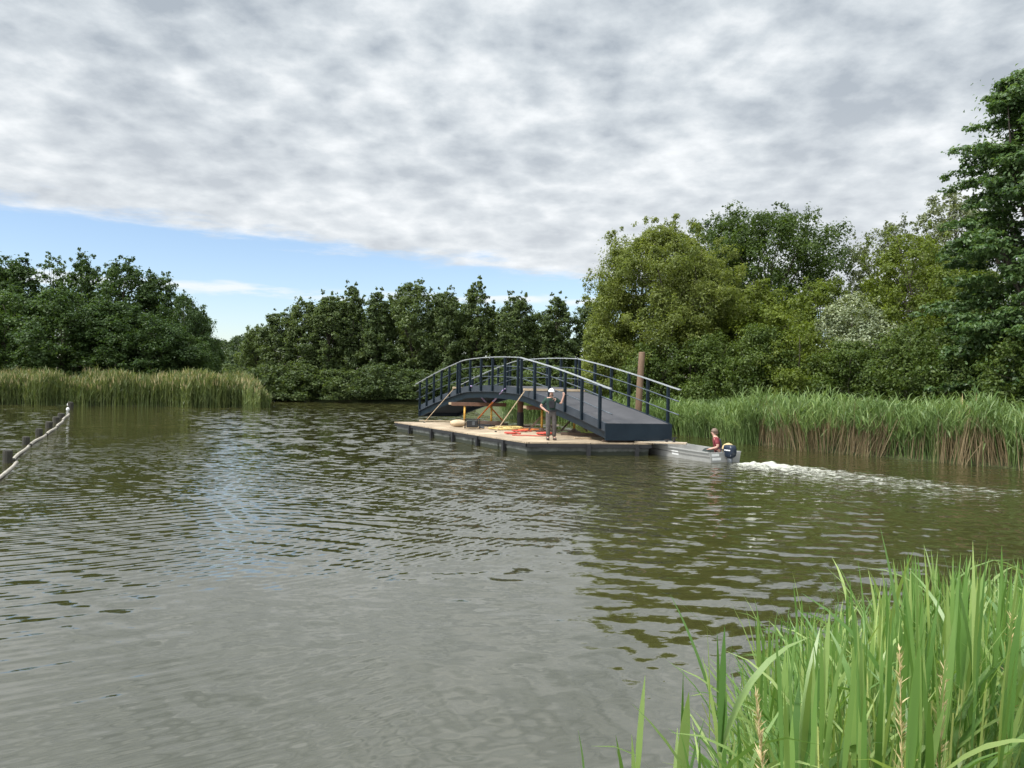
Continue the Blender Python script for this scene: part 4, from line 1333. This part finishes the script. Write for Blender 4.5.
def head_parts(root, hc, f, up, hairm, brim=None):
    """eyes, mouth and hair around a head centre, f = facing"""
    f, up = Vector(f).normalized(), Vector(up).normalized()
    r = f.cross(up)
    for sg in (-1, 1):
        c = hc + f * 0.088 + r * sg * 0.032 + up * 0.012
        MB().rings([[c + (r * math.cos(a) + up * math.sin(a)) * 0.012 * math.cos(t) + f * 0.010 * math.sin(t) for a in [j * math.pi / 4 for j in range(8)]] for t in (0.0, 0.6, 1.2)]).build('eye', 'eye', root, True)
    c = hc + f * 0.088 - up * 0.06
    MB().bar(c - r * 0.022, c + r * 0.022, 0.012, 0.008, up).build('mouth', 'maroon', root)

def cap(hc, f, up, rad, a0, name, mat, root, back=0.0):
    f, up = Vector(f).normalized(), Vector(up).normalized()
    r = f.cross(up)
    rings = []
    for k in range(7):
        t = a0 + (math.pi / 2 - a0) * k / 6
        rings.append([hc + (r * math.cos(a) * 0.90 + f * math.sin(a) * 1.08) * rad * max(math.cos(t), 0.02) + up * rad * 1.05 * math.sin(t) - f * back for a in [j * 2 * math.pi / 16 for j in range(16)]])
    return MB().rings(rings).build(name, mat, root, True)

# the worker on the barge
q = at(550.5, 440.2, ZD)
wk = empty('person', (q.x, q.y, ZD), 'standing worker in white hard hat, dark green shirt and grey trousers, one arm raised', 'person', None, 0.12, local=True)
V3 = Vector
pts = {'pel': (V3((0, 0, 0.97)), (0.15, 0.11)), 'sp1': (V3((0, 0, 1.12)), (0.14, 0.105)), 'sp2': (V3((0, 0, 1.30)), (0.16, 0.115)), 'sp3': (V3((0, 0, 1.43)), (0.14, 0.10)),
       'nk': (V3((0, -0.01, 1.52)), 0.058), 'jaw': (V3((0.0, -0.03, 1.60)), (0.062, 0.07)), 'hd': (V3((0.0, -0.02, 1.68)), (0.075, 0.092)), 'top': (V3((0, -0.01, 1.755)), (0.055, 0.07)),
       'nose': (V3((0, -0.125, 1.655)), 0.012),
       'shL': (V3((0.175, 0, 1.44)), 0.072), 'elL': (V3((0.36, -0.04, 1.30)), 0.046), 'wrL': (V3((0.42, -0.10, 1.55)), 0.030),
       'shR': (V3((-0.175, 0, 1.44)), 0.072), 'elR': (V3((-0.37, 0.06, 1.19)), 0.046), 'wrR': (V3((-0.20, -0.07, 1.05)), 0.030),
       'hpL': (V3((0.095, 0, 0.90)), 0.095), 'knL': (V3((0.12, -0.03, 0.50)), 0.062), 'anL': (V3((0.13, 0.02, 0.10)), 0.042), 'toL': (V3((0.16, -0.15, 0.045)), (0.04, 0.032)),
       'hpR': (V3((-0.095, 0, 0.90)), 0.095), 'knR': (V3((-0.10, -0.05, 0.50)), 0.062), 'anR': (V3((-0.09, 0.01, 0.10)), 0.042), 'toR': (V3((-0.12, -0.16, 0.045)), (0.04, 0.032))}
ed = chain('pel', 'sp1', 'sp2', 'sp3', 'nk', 'jaw', 'hd', 'top') + [('hd', 'nose')] + chain('sp3', 'shL', 'elL', 'wrL') + chain('sp3', 'shR', 'elR', 'wrR') + chain('pel', 'hpL', 'knL', 'anL', 'toL') + chain('pel', 'hpR', 'knR', 'anR', 'toR')
P_ = dict(pts)
add_hand(pts, ed, 'wrL', 'hl', P_['wrL'][0], (0.05, -0.1, 1), (-1, -0.3, 0), -1)
add_hand(pts, ed, 'wrR', 'hr', P_['wrR'][0], (0.8, -0.2, -0.5), (0.1, -0.5, 0.4), 1)
skin('body', pts, ed, 'skin', wk, 'pel')
g = lambda k, e=0.012: (P_[k][0], tuple(x + e for x in P_[k][1]) if isinstance(P_[k][1], tuple) else P_[k][1] + e)
def mid(a, c, u, r):
    return (P_[a][0].lerp(P_[c][0], u), r)
skin('shirt', {'pel': (V3((0, 0, 0.93)), (0.168, 0.128)), 'sp1': g('sp1', 0.02), 'sp2': g('sp2'), 'sp3': g('sp3'), 'nk': (V3((0, -0.005, 1.485)), 0.075), 'shL': g('shL'), 'eL': mid('shL', 'elL', 0.8, 0.068), 'shR': g('shR'), 'eR': mid('shR', 'elR', 0.8, 0.068)},
     chain('pel', 'sp1', 'sp2', 'sp3', 'nk') + chain('sp3', 'shL', 'eL') + chain('sp3', 'shR', 'eR'), 'green_cloth', wk, 'sp2')
skin('trousers', {'w': (V3((0, 0, 1.13)), (0.168, 0.130)), 'pel': g('pel', 0.018), 'hpL': g('hpL', 0.02), 'knL': g('knL', 0.026), 'anL': (V3((0.13, 0.02, 0.11)), 0.078), 'hpR': g('hpR', 0.02), 'knR': g('knR', 0.026), 'anR': (V3((-0.09, 0.01, 0.11)), 0.078)},
     chain('w', 'pel', 'hpL', 'knL', 'anL') + chain('pel', 'hpR', 'knR', 'anR'), 'grey_cloth', wk, 'pel')
for sg, an, to in ((1, 'anL', 'toL'), (-1, 'anR', 'toR')):
    a, t = P_[an][0], P_[to][0]
    skin('boot', {'u': (V3((a.x, a.y, 0.15)), 0.056), 'a': (V3((a.x, a.y + 0.02, 0.06)), 0.055), 't': (V3((t.x, t.y - 0.02, 0.05)), (0.05, 0.042))}, chain('u', 'a', 't'), 'boot', wk, 'a')
mb = MB().box((0, -0.135, 1.27), (0.20, 0.03, 0.26))
mb.build('bib', 'black_cloth', wk, bevel=0.01)
MB().rings([[V3((0.186 * math.cos(a), 0.148 * math.sin(a), z)) for a in [j * math.pi / 10 for j in range(20)]] for z in (1.02, 1.07)]).build('belt', 'black_cloth', wk)
hc = V3((0, -0.02, 1.68))
head_parts(wk, hc, (0, -1, 0), (0, 0, 1), 'hair')
cap(hc + V3((0, 0, 0.025)), (0, -1, 0), (0, 0, 1), 0.128, 0.0, 'hard_hat', 'white_hat', wk)
MB().box(hc + V3((0, -0.155, 0.03)), (0.17, 0.08, 0.014)).build('hat_peak', 'white_hat', wk, bevel=0.006)
mb = MB()
mb.rings([[hc + V3((0.079 * math.cos(a), -0.02 - 0.078 * abs(math.sin(a)) - 0.012, z)) for a in [math.pi * (1 + j / 12) for j in range(13)]] + [hc + V3((0.068 * math.cos(a), -0.02 - 0.05 * abs(math.sin(a)), z)) for a in [math.pi * (2 - j / 12) for j in range(13)]] for z in (-0.115, -0.075)])
mb.build('beard', 'hair', wk, True)

# ------------------------------------------------------------------ the motor boat
ST = at(709.0, 462.8, 0)
FW_ = Vector((-0.44, 0.898, 0)).normalized()
RT = Vector((FW_.y, -FW_.x, 0))
def bo(a, s, z):
    """a across from the left side, s forward from the transom"""
    p = ST + RT * a + FW_ * s
    return Vector((p.x, p.y, z))
BW, BLn = 1.30, 4.3
boat = empty('motor_boat', (ST.x, ST.y, 0), 'flat grey aluminium work boat with outboard motor beside the barge end', 'boat')
def section(s):
    u = s / BLn
    rise = 0.0 if u < 0.72 else 0.42 * ((u - 0.72) / 0.28) ** 1.6
    pinch = 0.0 if u < 0.6 else 0.16 * ((u - 0.6) / 0.4) ** 2
    top = 0.33 + 0.10 * u * u
    bot = -0.10 + rise * 0.95
    return pinch, bot, top
rr = []
for k in range(13):
    s = BLn * k / 12
    pn, bt, tp_ = section(s)
    fl_ = 0.07
    o_ = [bo(fl_ + pn, s, bt), bo(BW - fl_ - pn, s, bt), bo(BW - pn, s, tp_), bo(BW - 0.035 - pn, s, tp_), bo(BW - fl_ - 0.03 - pn, s, bt + 0.06), bo(fl_ + 0.03 + pn, s, bt + 0.06), bo(0.035 + pn, s, tp_), bo(pn, s, tp_)]
    rr.append(o_)
MB().rings(rr).build('hull', 'alu', boat)
mb = MB()
mb.hexa([bo(0.075, -0.03, -0.09), bo(BW - 0.075, -0.03, -0.09), bo(BW - 0.075, 0.03, -0.09), bo(0.075, 0.03, -0.09), bo(0.004, -0.03, 0.325), bo(BW - 0.004, -0.03, 0.325), bo(BW - 0.004, 0.03, 0.325), bo(0.004, 0.03, 0.325)])
mb.build('transom', 'alu', boat)
for sg in (0, 1):
    pts_ = []
    for k in range(13):
        s = BLn * k / 12
        pn, bt, tp_ = section(s)
        pts_.append(bo((pn - 0.012) if sg == 0 else (BW - pn + 0.012), s, tp_ - 0.012))
    MB().sweep(pts_, 0.055, 0.04).build('gunwale', 'alu', boat)
    pts_ = [bo((section(BLn * k / 12)[0] + 0.022) if sg == 0 else (BW - section(BLn * k / 12)[0] - 0.022), BLn * k / 12, section(BLn * k / 12)[2] - 0.16) for k in range(13)]
    MB().sweep(pts_, 0.03, 0.03).build('rub_strake', 'alu_dark', boat)
for s in (0.62, 2.3):
    MB().box(bo(BW / 2, s, 0.125), (BW - 0.16, 0.30, 0.05), Matrix.Rotation(math.atan2(RT.y, RT.x), 3, 'Z')).build('thwart', 'alu_dark', boat, bevel=0.006)
mb = MB().hexa([bo(0.2, 3.6, 0.385), bo(BW - 0.2, 3.6, 0.385), bo(BW - 0.26, 4.26, 0.41), bo(0.26, 4.26, 0.41), bo(0.2, 3.6, 0.40), bo(BW - 0.2, 3.6, 0.40), bo(BW - 0.26, 4.26, 0.425), bo(0.26, 4.26, 0.425)])
mb.build('foredeck', 'alu', boat)
# white registration stickers, unreadable in the photograph
mb = MB()
for (a0, a1, z0, z1) in ((0.08, 0.38, 0.20, 0.28), (0.10, 0.46, 0.07, 0.155)):
    mb.hexa([bo(a0, -0.036, z0), bo(a1, -0.036, z0), bo(a1, -0.032, z0), bo(a0, -0.032, z0), bo(a0, -0.036, z1), bo(a1, -0.036, z1), bo(a1, -0.032, z1), bo(a0, -0.032, z1)])
mb.build('sticker', 'white_plate', boat)
mb = MB()
for (s0, s1) in ((1.55, 1.90),):
    def sd(s, z):
        k = (z + 0.1) / 0.43
        return bo(0.07 * (1 - k) - 0.006, s, z)
    mb.add([sd(s1, 0.10), sd(s0, 0.10), sd(s0, 0.24), sd(s1, 0.24)], [(0, 1, 2, 3)])
mb.build('sticker', 'white_plate', boat)
# outboard motor
mo = empty('outboard_motor', bo(0.74, -0.1, 0.3), 'dark blue outboard motor clamped on the stern of the grey boat', 'outboard motor')
rings = []
for (z, a, l, off) in ((0.16, 0.09, 0.12, -0.12), (0.22, 0.125, 0.18, -0.13), (0.34, 0.142, 0.205, -0.13), (0.46, 0.138, 0.20, -0.13), (0.54, 0.125, 0.18, -0.12), (0.56, 0.085, 0.13, -0.11)):
    rings.append([bo(0.74 + a * math.copysign(abs(math.cos(t)) ** 0.45, math.cos(t)), off + l * math.copysign(abs(math.sin(t)) ** 0.45, math.sin(t)), z) for t in [j * 2 * math.pi / 20 for j in range(20)]])
MB().rings(rings).build('cowling', 'cowl', mo, True)
rings = []
for (z, a, l) in ((-0.45, 0.03, 0.09), (0.0, 0.045, 0.10), (0.158, 0.075, 0.11)):
    rings.append([bo(0.74 + a * math.cos(t), -0.13 + l * math.sin(t), z) for t in [j * 2 * math.pi / 12 for j in range(12)]])
MB().rings(rings).build('shaft_leg', 'leg_grey', mo, True)
MB().box(bo(0.74, -0.012, 0.26), (0.20, 0.12, 0.16), Matrix.Rotation(math.atan2(RT.y, RT.x), 3, 'Z')).build('clamp_bracket', 'leg_grey', mo, bevel=0.01)
MB().bar(bo(0.594, -0.30, 0.40), bo(0.594, -0.03, 0.40), 0.004, 0.035).build('stripe', 'white_plate', mo)
MB().tube([bo(0.74, 0.05, 0.36), bo(0.74, 0.30, 0.40), bo(0.76, 0.50, 0.43)], [0.022, 0.02, 0.024], 8).build('tiller', 'rubber', mo, True)
# tan bag behind the motor
qb = bo(0.96, 0.20, 0.24)
rings = []
for k in range(7):
    u = k / 6
    wv = math.sin(math.pi * (0.1 + 0.8 * u)) ** 0.4
    rings.append([qb + RT * (-0.19 + 0.38 * u) + FW_ * 0.13 * wv * math.cos(a) + V3((0, 0, 0.17 + 0.19 * wv * math.sin(a))) for a in [2 * math.pi * j / 12 for j in range(12)]])
tag(MB().rings(rings).build('bag', 'bag', None, True), 'tan yellow bag lying in the boat stern behind the motor', 'bag')
# board and cleats at the bow
a, c = Vector((4.35, 26.05, 0.468)), Vector((6.02, 25.52, 0.468))
tag(MB().bar(a, c, 0.52, 0.045).build('board', 'ply', None, bevel=0.005), 'pale board bridging the barge corner and the boat bow', 'board')
for (u, hh, lab) in ((0.62, 0.07, 'low dark mooring cleat on the pale board'), (0.76, 0.14, 'taller dark mooring cleat on the pale board')):
    p = a.lerp(c, u) + Vector((0, 0.05, 0.024))
    mb = MB().tube([p, p + V3((0, 0, hh))], [0.05, 0.035], 8)
    mb.bar(p + V3((-0.09, 0, hh)), p + V3((0.09, 0, hh + 0.01)), 0.04, 0.035)
    tag(mb.build('mooring_cleat', 'rubber', None), lab, 'cleat', 'cleats on the board')

# the boatman, seated sideways, facing left in the picture
q = bo(0.93, 0.62, 0.15)
mn = empty('person', (q.x, q.y, q.z), 'boatman with bare head sitting in the grey boat, maroon shirt and navy vest', 'person', None, R(-100), local=True)
pts = {'pel': (V3((0, 0, 0.11)), (0.16, 0.12)), 'sp1': (V3((0, -0.03, 0.26)), (0.145, 0.11)), 'sp2': (V3((0, -0.07, 0.42)), (0.16, 0.115)), 'sp3': (V3((0, -0.09, 0.55)), (0.14, 0.10)),
       'nk': (V3((0, -0.12, 0.635)), 0.058), 'jaw': (V3((0, -0.155, 0.70)), (0.062, 0.07)), 'hd': (V3((0, -0.15, 0.78)), (0.075, 0.092)), 'top': (V3((0, -0.14, 0.85)), (0.055, 0.07)), 'nose': (V3((0, -0.255, 0.755)), 0.012),
       'shL': (V3((0.18, -0.09, 0.555)), 0.07), 'elL': (V3((0.25, -0.04, 0.30)), 0.047), 'wrL': (V3((0.17, -0.27, 0.22)), 0.031),
       'shR': (V3((-0.18, -0.09, 0.555)), 0.07), 'elR': (V3((-0.26, 0.06, 0.32)), 0.047), 'wrR': (V3((-0.24, -0.12, 0.22)), 0.031),
       'hpL': (V3((0.10, -0.02, 0.09)), 0.095), 'knL': (V3((0.13, -0.44, 0.14)), 0.065), 'anL': (V3((0.12, -0.62, -0.10)), 0.043), 'toL': (V3((0.13, -0.78, -0.15)), (0.04, 0.032)),
       'hpR': (V3((-0.10, -0.02, 0.09)), 0.095), 'knR': (V3((-0.12, -0.42, 0.17)), 0.065), 'anR': (V3((-0.12, -0.56, -0.10)), 0.043), 'toR': (V3((-0.13, -0.70, -0.15)), (0.04, 0.032))}
ed = chain('pel', 'sp1', 'sp2', 'sp3', 'nk', 'jaw', 'hd', 'top') + [('hd', 'nose')] + chain('sp3', 'shL', 'elL', 'wrL') + chain('sp3', 'shR', 'elR', 'wrR') + chain('pel', 'hpL', 'knL', 'anL', 'toL') + chain('pel', 'hpR', 'knR', 'anR', 'toR')
P_ = dict(pts)
add_hand(pts, ed, 'wrL', 'hl', P_['wrL'][0], (-0.3, -1, -0.15), (-1, 0.3, 0), 1)
add_hand(pts, ed, 'wrR', 'hr', P_['wrR'][0], (0.3, -1, -0.15), (1, 0.3, 0), -1)
skin('body', pts, ed, 'skin', mn, 'pel')
skin('shirt', {'pel': (V3((0, 0, 0.08)), (0.178, 0.138)), 'sp1': g('sp1', 0.02), 'sp2': g('sp2'), 'sp3': g('sp3'), 'nk': (V3((0, -0.10, 0.605)), 0.074), 'shL': g('shL'), 'eL': mid('shL', 'elL', 0.75, 0.07), 'shR': g('shR'), 'eR': mid('shR', 'elR', 0.75, 0.07)},
     chain('pel', 'sp1', 'sp2', 'sp3', 'nk') + chain('sp3', 'shL', 'eL') + chain('sp3', 'shR', 'eR'), 'maroon', mn, 'sp2')
skin('trousers', {'w': (V3((0, -0.02, 0.25)), (0.165, 0.128)), 'pel': g('pel', 0.02), 'hpL': g('hpL', 0.02), 'knL': g('knL', 0.022), 'anL': (V3((0.12, -0.61, -0.08)), 0.07), 'hpR': g('hpR', 0.02), 'knR': g('knR', 0.022), 'anR': (V3((-0.12, -0.55, -0.08)), 0.07)},
     chain('w', 'pel', 'hpL', 'knL', 'anL') + chain('pel', 'hpR', 'knR', 'anR'), 'dark_trousers', mn, 'pel')
for an, to in (('anL', 'toL'), ('anR', 'toR')):
    a, t = P_[an][0], P_[to][0]
    skin('shoe', {'a': (a + V3((0, 0.02, -0.03)), 0.054), 't': (t + V3((0, -0.02, 0.0)), (0.05, 0.04))}, chain('a', 't'), 'boot', mn, 'a')
skin('vest', {'a': (V3((0, 0.075, 0.20)), (0.15, 0.07)), 'b': (V3((0, 0.035, 0.40)), (0.155, 0.075)), 'c': (V3((0, -0.005, 0.56)), (0.13, 0.06))}, chain('a', 'b', 'c'), 'navy_cloth', mn, 'b')
hc = V3((0, -0.15, 0.78))
head_parts(mn, hc, (0, -1, -0.05), (0, 0, 1), 'hair')
cap(hc + V3((0, 0.018, 0.012)), (0, -1, 0), (0, 0, 1), 0.108, -0.1, 'hair', 'hair', mn)
cap(hc + V3((0, 0.045, -0.03)), (0, -1, 0), (0, 0, 1), 0.088, -0.6, 'nape_hair', 'hair', mn)

# ------------------------------------------------------------------ propeller wash
rng = np.random.default_rng(5)
WD = (at(1010, 496) - at(741, 463.0)); WL = WD.length; WD.normalize()
WN = Vector((-WD.y, WD.x, 0))
w0 = at(741, 463.0)
nu, nw = 260, 90
U, Wv = np.meshgrid(np.linspace(0, 1, nu), np.linspace(-1, 1, nw), indexing='ij')
half = 0.4 + 3.0 * U ** 0.75
half = half * np.where(Wv < 0, 1.7, 0.75)
px_ = w0.x + WD.x * U * WL + WN.x * Wv * half
py_ = w0.y + WD.y * U * WL + WN.y * Wv * half
def lump(x, y, s, sd):
    r = np.zeros_like(x)
    g_ = np.random.default_rng(sd)
    for k in range(26):
        a, ph, f_ = g_.uniform(0, 6.28), g_.uniform(0, 6.28), s * g_.uniform(0.6, 2.2)
        r += np.sin((x * math.cos(a) + y * math.sin(a)) * f_ + ph + 0.8 * np.sin((x * math.sin(a) - y * math.cos(a)) * f_ * 0.6 + ph * 2))
    return r / 5.1
env = np.clip(1 - np.abs(Wv) ** 2, 0, 1)
crest = np.exp(-((U - 0.13) / 0.075) ** 2) * 0.075 + np.exp(-((U - 0.30) / 0.12) ** 2) * 0.045 + 0.012
edge = np.clip(U / 0.03, 0, 1)
zz = 0.006 + env * edge * (crest * (0.75 + 0.55 * lump(px_, py_, 9, 1)) + 0.018 * lump(px_, py_, 16, 2) * (1 - 0.6 * U))
zz = np.maximum(zz, 0.004)
foam = env ** 0.6 * edge * (0.30 * np.exp(-((U - 0.14) / 0.10) ** 2) + 0.72 * np.exp(-U * 0.8))
foam *= 0.85 + 0.3 * np.clip(1 - np.abs(Wv - 0.1) * 1.5, -0.3, 1)
V = np.stack([px_, py_, zz], 2).reshape(-1, 3)
idx = np.arange(nu * nw).reshape(nu, nw)
Qd = np.stack([idx[:-1, :-1].ravel(), idx[1:, :-1].ravel(), idx[1:, 1:].ravel(), idx[:-1, 1:].ravel()], 1)
m, nt, b = newmat('white churned foam')
at_ = node(nt, 'ShaderNodeAttribute')
at_.attribute_name = 'froth'
v = objvec(nt, (1, 1.0, 1))
n1 = noise(nt, v, 3.2, 8, 0.72, 0.5)
mr = node(nt, 'ShaderNodeMapRange', interpolation_type='SMOOTHSTEP')
mr.inputs[1].default_value = -0.07
mr.inputs[2].default_value = 0.22
nt.links.new(math_n(nt, 'SUBTRACT', math_n(nt, 'MULTIPLY_ADD', at_.outputs['Fac'], 0.50, 0.26), n1), mr.inputs[0])
b.inputs['Base Color'].default_value = (0.45, 0.45, 0.38, 1)
b.inputs['Roughness'].default_value = 0.7
tr = node(nt, 'ShaderNodeBsdfTransparent')
mx = node(nt, 'ShaderNodeMixShader')
nt.links.new(mr.outputs[0], mx.inputs[0])
nt.links.new(tr.outputs[0], mx.inputs[1])
nt.links.new(b.outputs[0], mx.inputs[2])
nt.links.new(mx.outputs[0], nt.nodes['Material Output'].inputs[0])
M['foam'] = m
o = npmesh('boat_wake', V, Qd, 'foam', smooth=True)
fa = o.data.attributes.new('froth', 'FLOAT', 'POINT')
fa.data.foreach_set('value', foam.ravel().astype(np.float32))
tag(o, 'white foaming propeller wash trailing behind the boat', 'wake', None, 'stuff')

# ------------------------------------------------------------------ sky and light
SUN_EL, SUN_AZ = R(52), math.atan2(-0.70, -0.45)   # azimuth from +Y towards +X
wld = bpy.data.worlds.new('World')
scn.world = wld
wld.use_nodes = True
nt = wld.node_tree
bg = nt.nodes['Background']
sky = node(nt, 'ShaderNodeTexSky', sky_type='NISHITA')
sky.sun_disc = False
sky.sun_elevation = SUN_EL
sky.sun_rotation = SUN_AZ
sky.air_density = 1.0
sky.dust_density = 0.6
sky.ozone_density = 1.3
tc = nt.nodes.new('ShaderNodeTexCoord')
sp = node(nt, 'ShaderNodeSeparateXYZ')
nt.links.new(tc.outputs['Generated'], sp.inputs[0])
dx, dy, dz = sp.outputs
zc = math_n(nt, 'MAXIMUM', dz, 0.03)
u = math_n(nt, 'DIVIDE', dx, zc)
vv = math_n(nt, 'DIVIDE', dy, zc)
zs = math_n(nt, 'ADD', zc, 0.20)
cv = node(nt, 'ShaderNodeCombineXYZ')
nt.links.new(math_n(nt, 'DIVIDE', dx, zs), cv.inputs[0]); nt.links.new(math_n(nt, 'DIVIDE', dy, zs), cv.inputs[1])
cb = node(nt, 'ShaderNodeCombineXYZ')
nt.links.new(u, cb.inputs[0]); nt.links.new(vv, cb.inputs[1])
big = noise(nt, cv.outputs[0], 1.9, 4, 0.5)
mid_ = noise(nt, cv.outputs[0], 3.2, 6, 0.56, 0.2)
fine = noise(nt, cv.outputs[0], 11.0, 6, 0.62)
wv_ = nt.nodes.new('ShaderNodeTexNoise')
wv_.inputs['Scale'].default_value = 5.0
wv_.inputs['Detail'].default_value = 4
nt.links.new(cv.outputs[0], wv_.inputs['Vector'])
wadd = nt.nodes.new('ShaderNodeVectorMath'); wadd.operation = 'MULTIPLY_ADD'
nt.links.new(wv_.outputs[1], wadd.inputs[0])
wadd.inputs[1].default_value = (0.22, 0.22, 0)
nt.links.new(cv.outputs[0], wadd.inputs[2])
vo = nt.nodes.new('ShaderNodeTexVoronoi')
vo.feature = 'SMOOTH_F1'
vo.voronoi_dimensions = '2D'
vo.inputs['Scale'].default_value = 8.2
vo.inputs['Smoothness'].default_value = 0.3
nt.links.new(wadd.outputs[0], vo.inputs['Vector'])
puff = math_n(nt, 'MULTIPLY_ADD', vo.outputs['Distance'], -0.30, 0.62)
th = math_n(nt, 'MULTIPLY_ADD', puff, 0.50, 0.06)
th = math_n(nt, 'ADD', th, math_n(nt, 'MULTIPLY_ADD', mid_, 0.26, -0.045))
th = math_n(nt, 'ADD', th, math_n(nt, 'MULTIPLY_ADD', big, 0.40, -0.05))
th = math_n(nt, 'ADD', th, math_n(nt, 'MULTIPLY_ADD', fine, 0.24, -0.12))
WB = 0.1
def wc(r_, g_, b_):
    return (r_ / WB, g_ / WB, b_ / WB)
cloud = ramp(nt, th, [(0.38, (0.66, 0.68, 0.70)), (0.46, (0.54, 0.565, 0.585)), (0.53, (0.42, 0.455, 0.485)), (0.64, (0.275, 0.31, 0.35))])
# the deck of cloud is paler and flatter towards the horizon
lowf = node(nt, 'ShaderNodeMapRange', interpolation_type='SMOOTHSTEP')
lowf.inputs[1].default_value = 0.10; lowf.inputs[2].default_value = 0.42
lowf.inputs[3].default_value = 0.45; lowf.inputs[4].default_value = 0.0
nt.links.new(dz, lowf.inputs[0])
cloud = mixc(nt, lowf.outputs[0], cloud, (0.57, 0.585, 0.60))
# thin cloud is brightest around the veiled sun
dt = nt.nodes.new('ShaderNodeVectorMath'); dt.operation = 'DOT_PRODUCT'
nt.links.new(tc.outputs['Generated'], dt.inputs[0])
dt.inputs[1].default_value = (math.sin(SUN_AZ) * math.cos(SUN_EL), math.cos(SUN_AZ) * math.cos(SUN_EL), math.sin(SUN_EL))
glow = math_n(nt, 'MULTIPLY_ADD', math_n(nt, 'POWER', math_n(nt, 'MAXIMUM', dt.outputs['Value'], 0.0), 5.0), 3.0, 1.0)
hi_ = node(nt, 'ShaderNodeMapRange', interpolation_type='SMOOTHSTEP')  # extra lift of the unseen cloud overhead, added to light water and trees
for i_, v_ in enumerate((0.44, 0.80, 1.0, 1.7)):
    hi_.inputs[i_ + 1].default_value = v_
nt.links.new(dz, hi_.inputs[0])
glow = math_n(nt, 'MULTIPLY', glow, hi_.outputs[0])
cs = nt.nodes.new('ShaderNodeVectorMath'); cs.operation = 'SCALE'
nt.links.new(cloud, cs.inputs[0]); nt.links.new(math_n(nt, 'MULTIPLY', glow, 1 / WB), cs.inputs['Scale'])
# edge of the deck of cloud at the left
edge_n = noise(nt, cb.outputs[0], 1.5, 7, 0.66)
e = math_n(nt, 'SUBTRACT', math_n(nt, 'MULTIPLY_ADD', u, 0.75, 6.85), vv)
e = math_n(nt, 'ADD', e, math_n(nt, 'MULTIPLY_ADD', edge_n, 2.6, -1.3))
em = node(nt, 'ShaderNodeMapRange', interpolation_type='SMOOTHSTEP')
em.inputs[1].default_value = -0.15; em.inputs[2].default_value = 0.9
nt.links.new(e, em.inputs[0])
# thin streaks low in the clear band
stn = nt.nodes.new('ShaderNodeMapping'); stn.inputs['Scale'].default_value = (9, 9, 60)
nt.links.new(tc.outputs['Generated'], stn.inputs[0])
sn = noise(nt, stn.outputs[0], 1.0, 5, 0.6)
band = math_n(nt, 'MULTIPLY', math_n(nt, 'SUBTRACT', dz, 0.112), 1 / 0.012)
band = math_n(nt, 'EXPONENT', math_n(nt, 'MULTIPLY', math_n(nt, 'MULTIPLY', band, band), -1.0))
sm = node(nt, 'ShaderNodeMapRange', interpolation_type='SMOOTHSTEP')
sm.inputs[1].default_value = 0.42; sm.inputs[2].default_value = 0.72
nt.links.new(math_n(nt, 'MULTIPLY', sn, math_n(nt, 'MULTIPLY_ADD', band, 1.0, 0.28)), sm.inputs[0])
streak = math_n(nt, 'MULTIPLY', sm.outputs[0], 0.8)
mask = em.outputs[0]
base_ = mixc(nt, streak, mixc(nt, 1.0, sky.outputs[0], (1.08, 1.08, 1.12), 'MULTIPLY'), wc(0.60, 0.62, 0.64))
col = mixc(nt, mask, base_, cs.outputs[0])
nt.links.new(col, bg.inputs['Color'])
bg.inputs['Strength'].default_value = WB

sl = bpy.data.lights.new('sun', 'SUN')
sl.energy = 2.2
sl.angle = R(10)
sl.color = (1.0, 0.95, 0.87)
so = bpy.data.objects.new('sun', sl)
C.objects.link(so)
sd_ = Vector((math.sin(SUN_AZ) * math.cos(SUN_EL), math.cos(SUN_AZ) * math.cos(SUN_EL), math.sin(SUN_EL)))
so.rotation_euler = sd_.to_track_quat('Z', 'Y').to_euler()
so.location = (0, 0, 60)

scn.view_settings.view_transform = 'Standard'
scn.view_settings.look = 'None'
scn.view_settings.exposure = 0.7
scn.view_settings.gamma = 1.0
scn.render.engine = 'CYCLES'
scn.cycles.max_bounces = 6
scn.cycles.transparent_max_bounces = 8
scn.cycles.diffuse_bounces = 3
scn.cycles.glossy_bounces = 3
scn.cycles.use_denoising = True
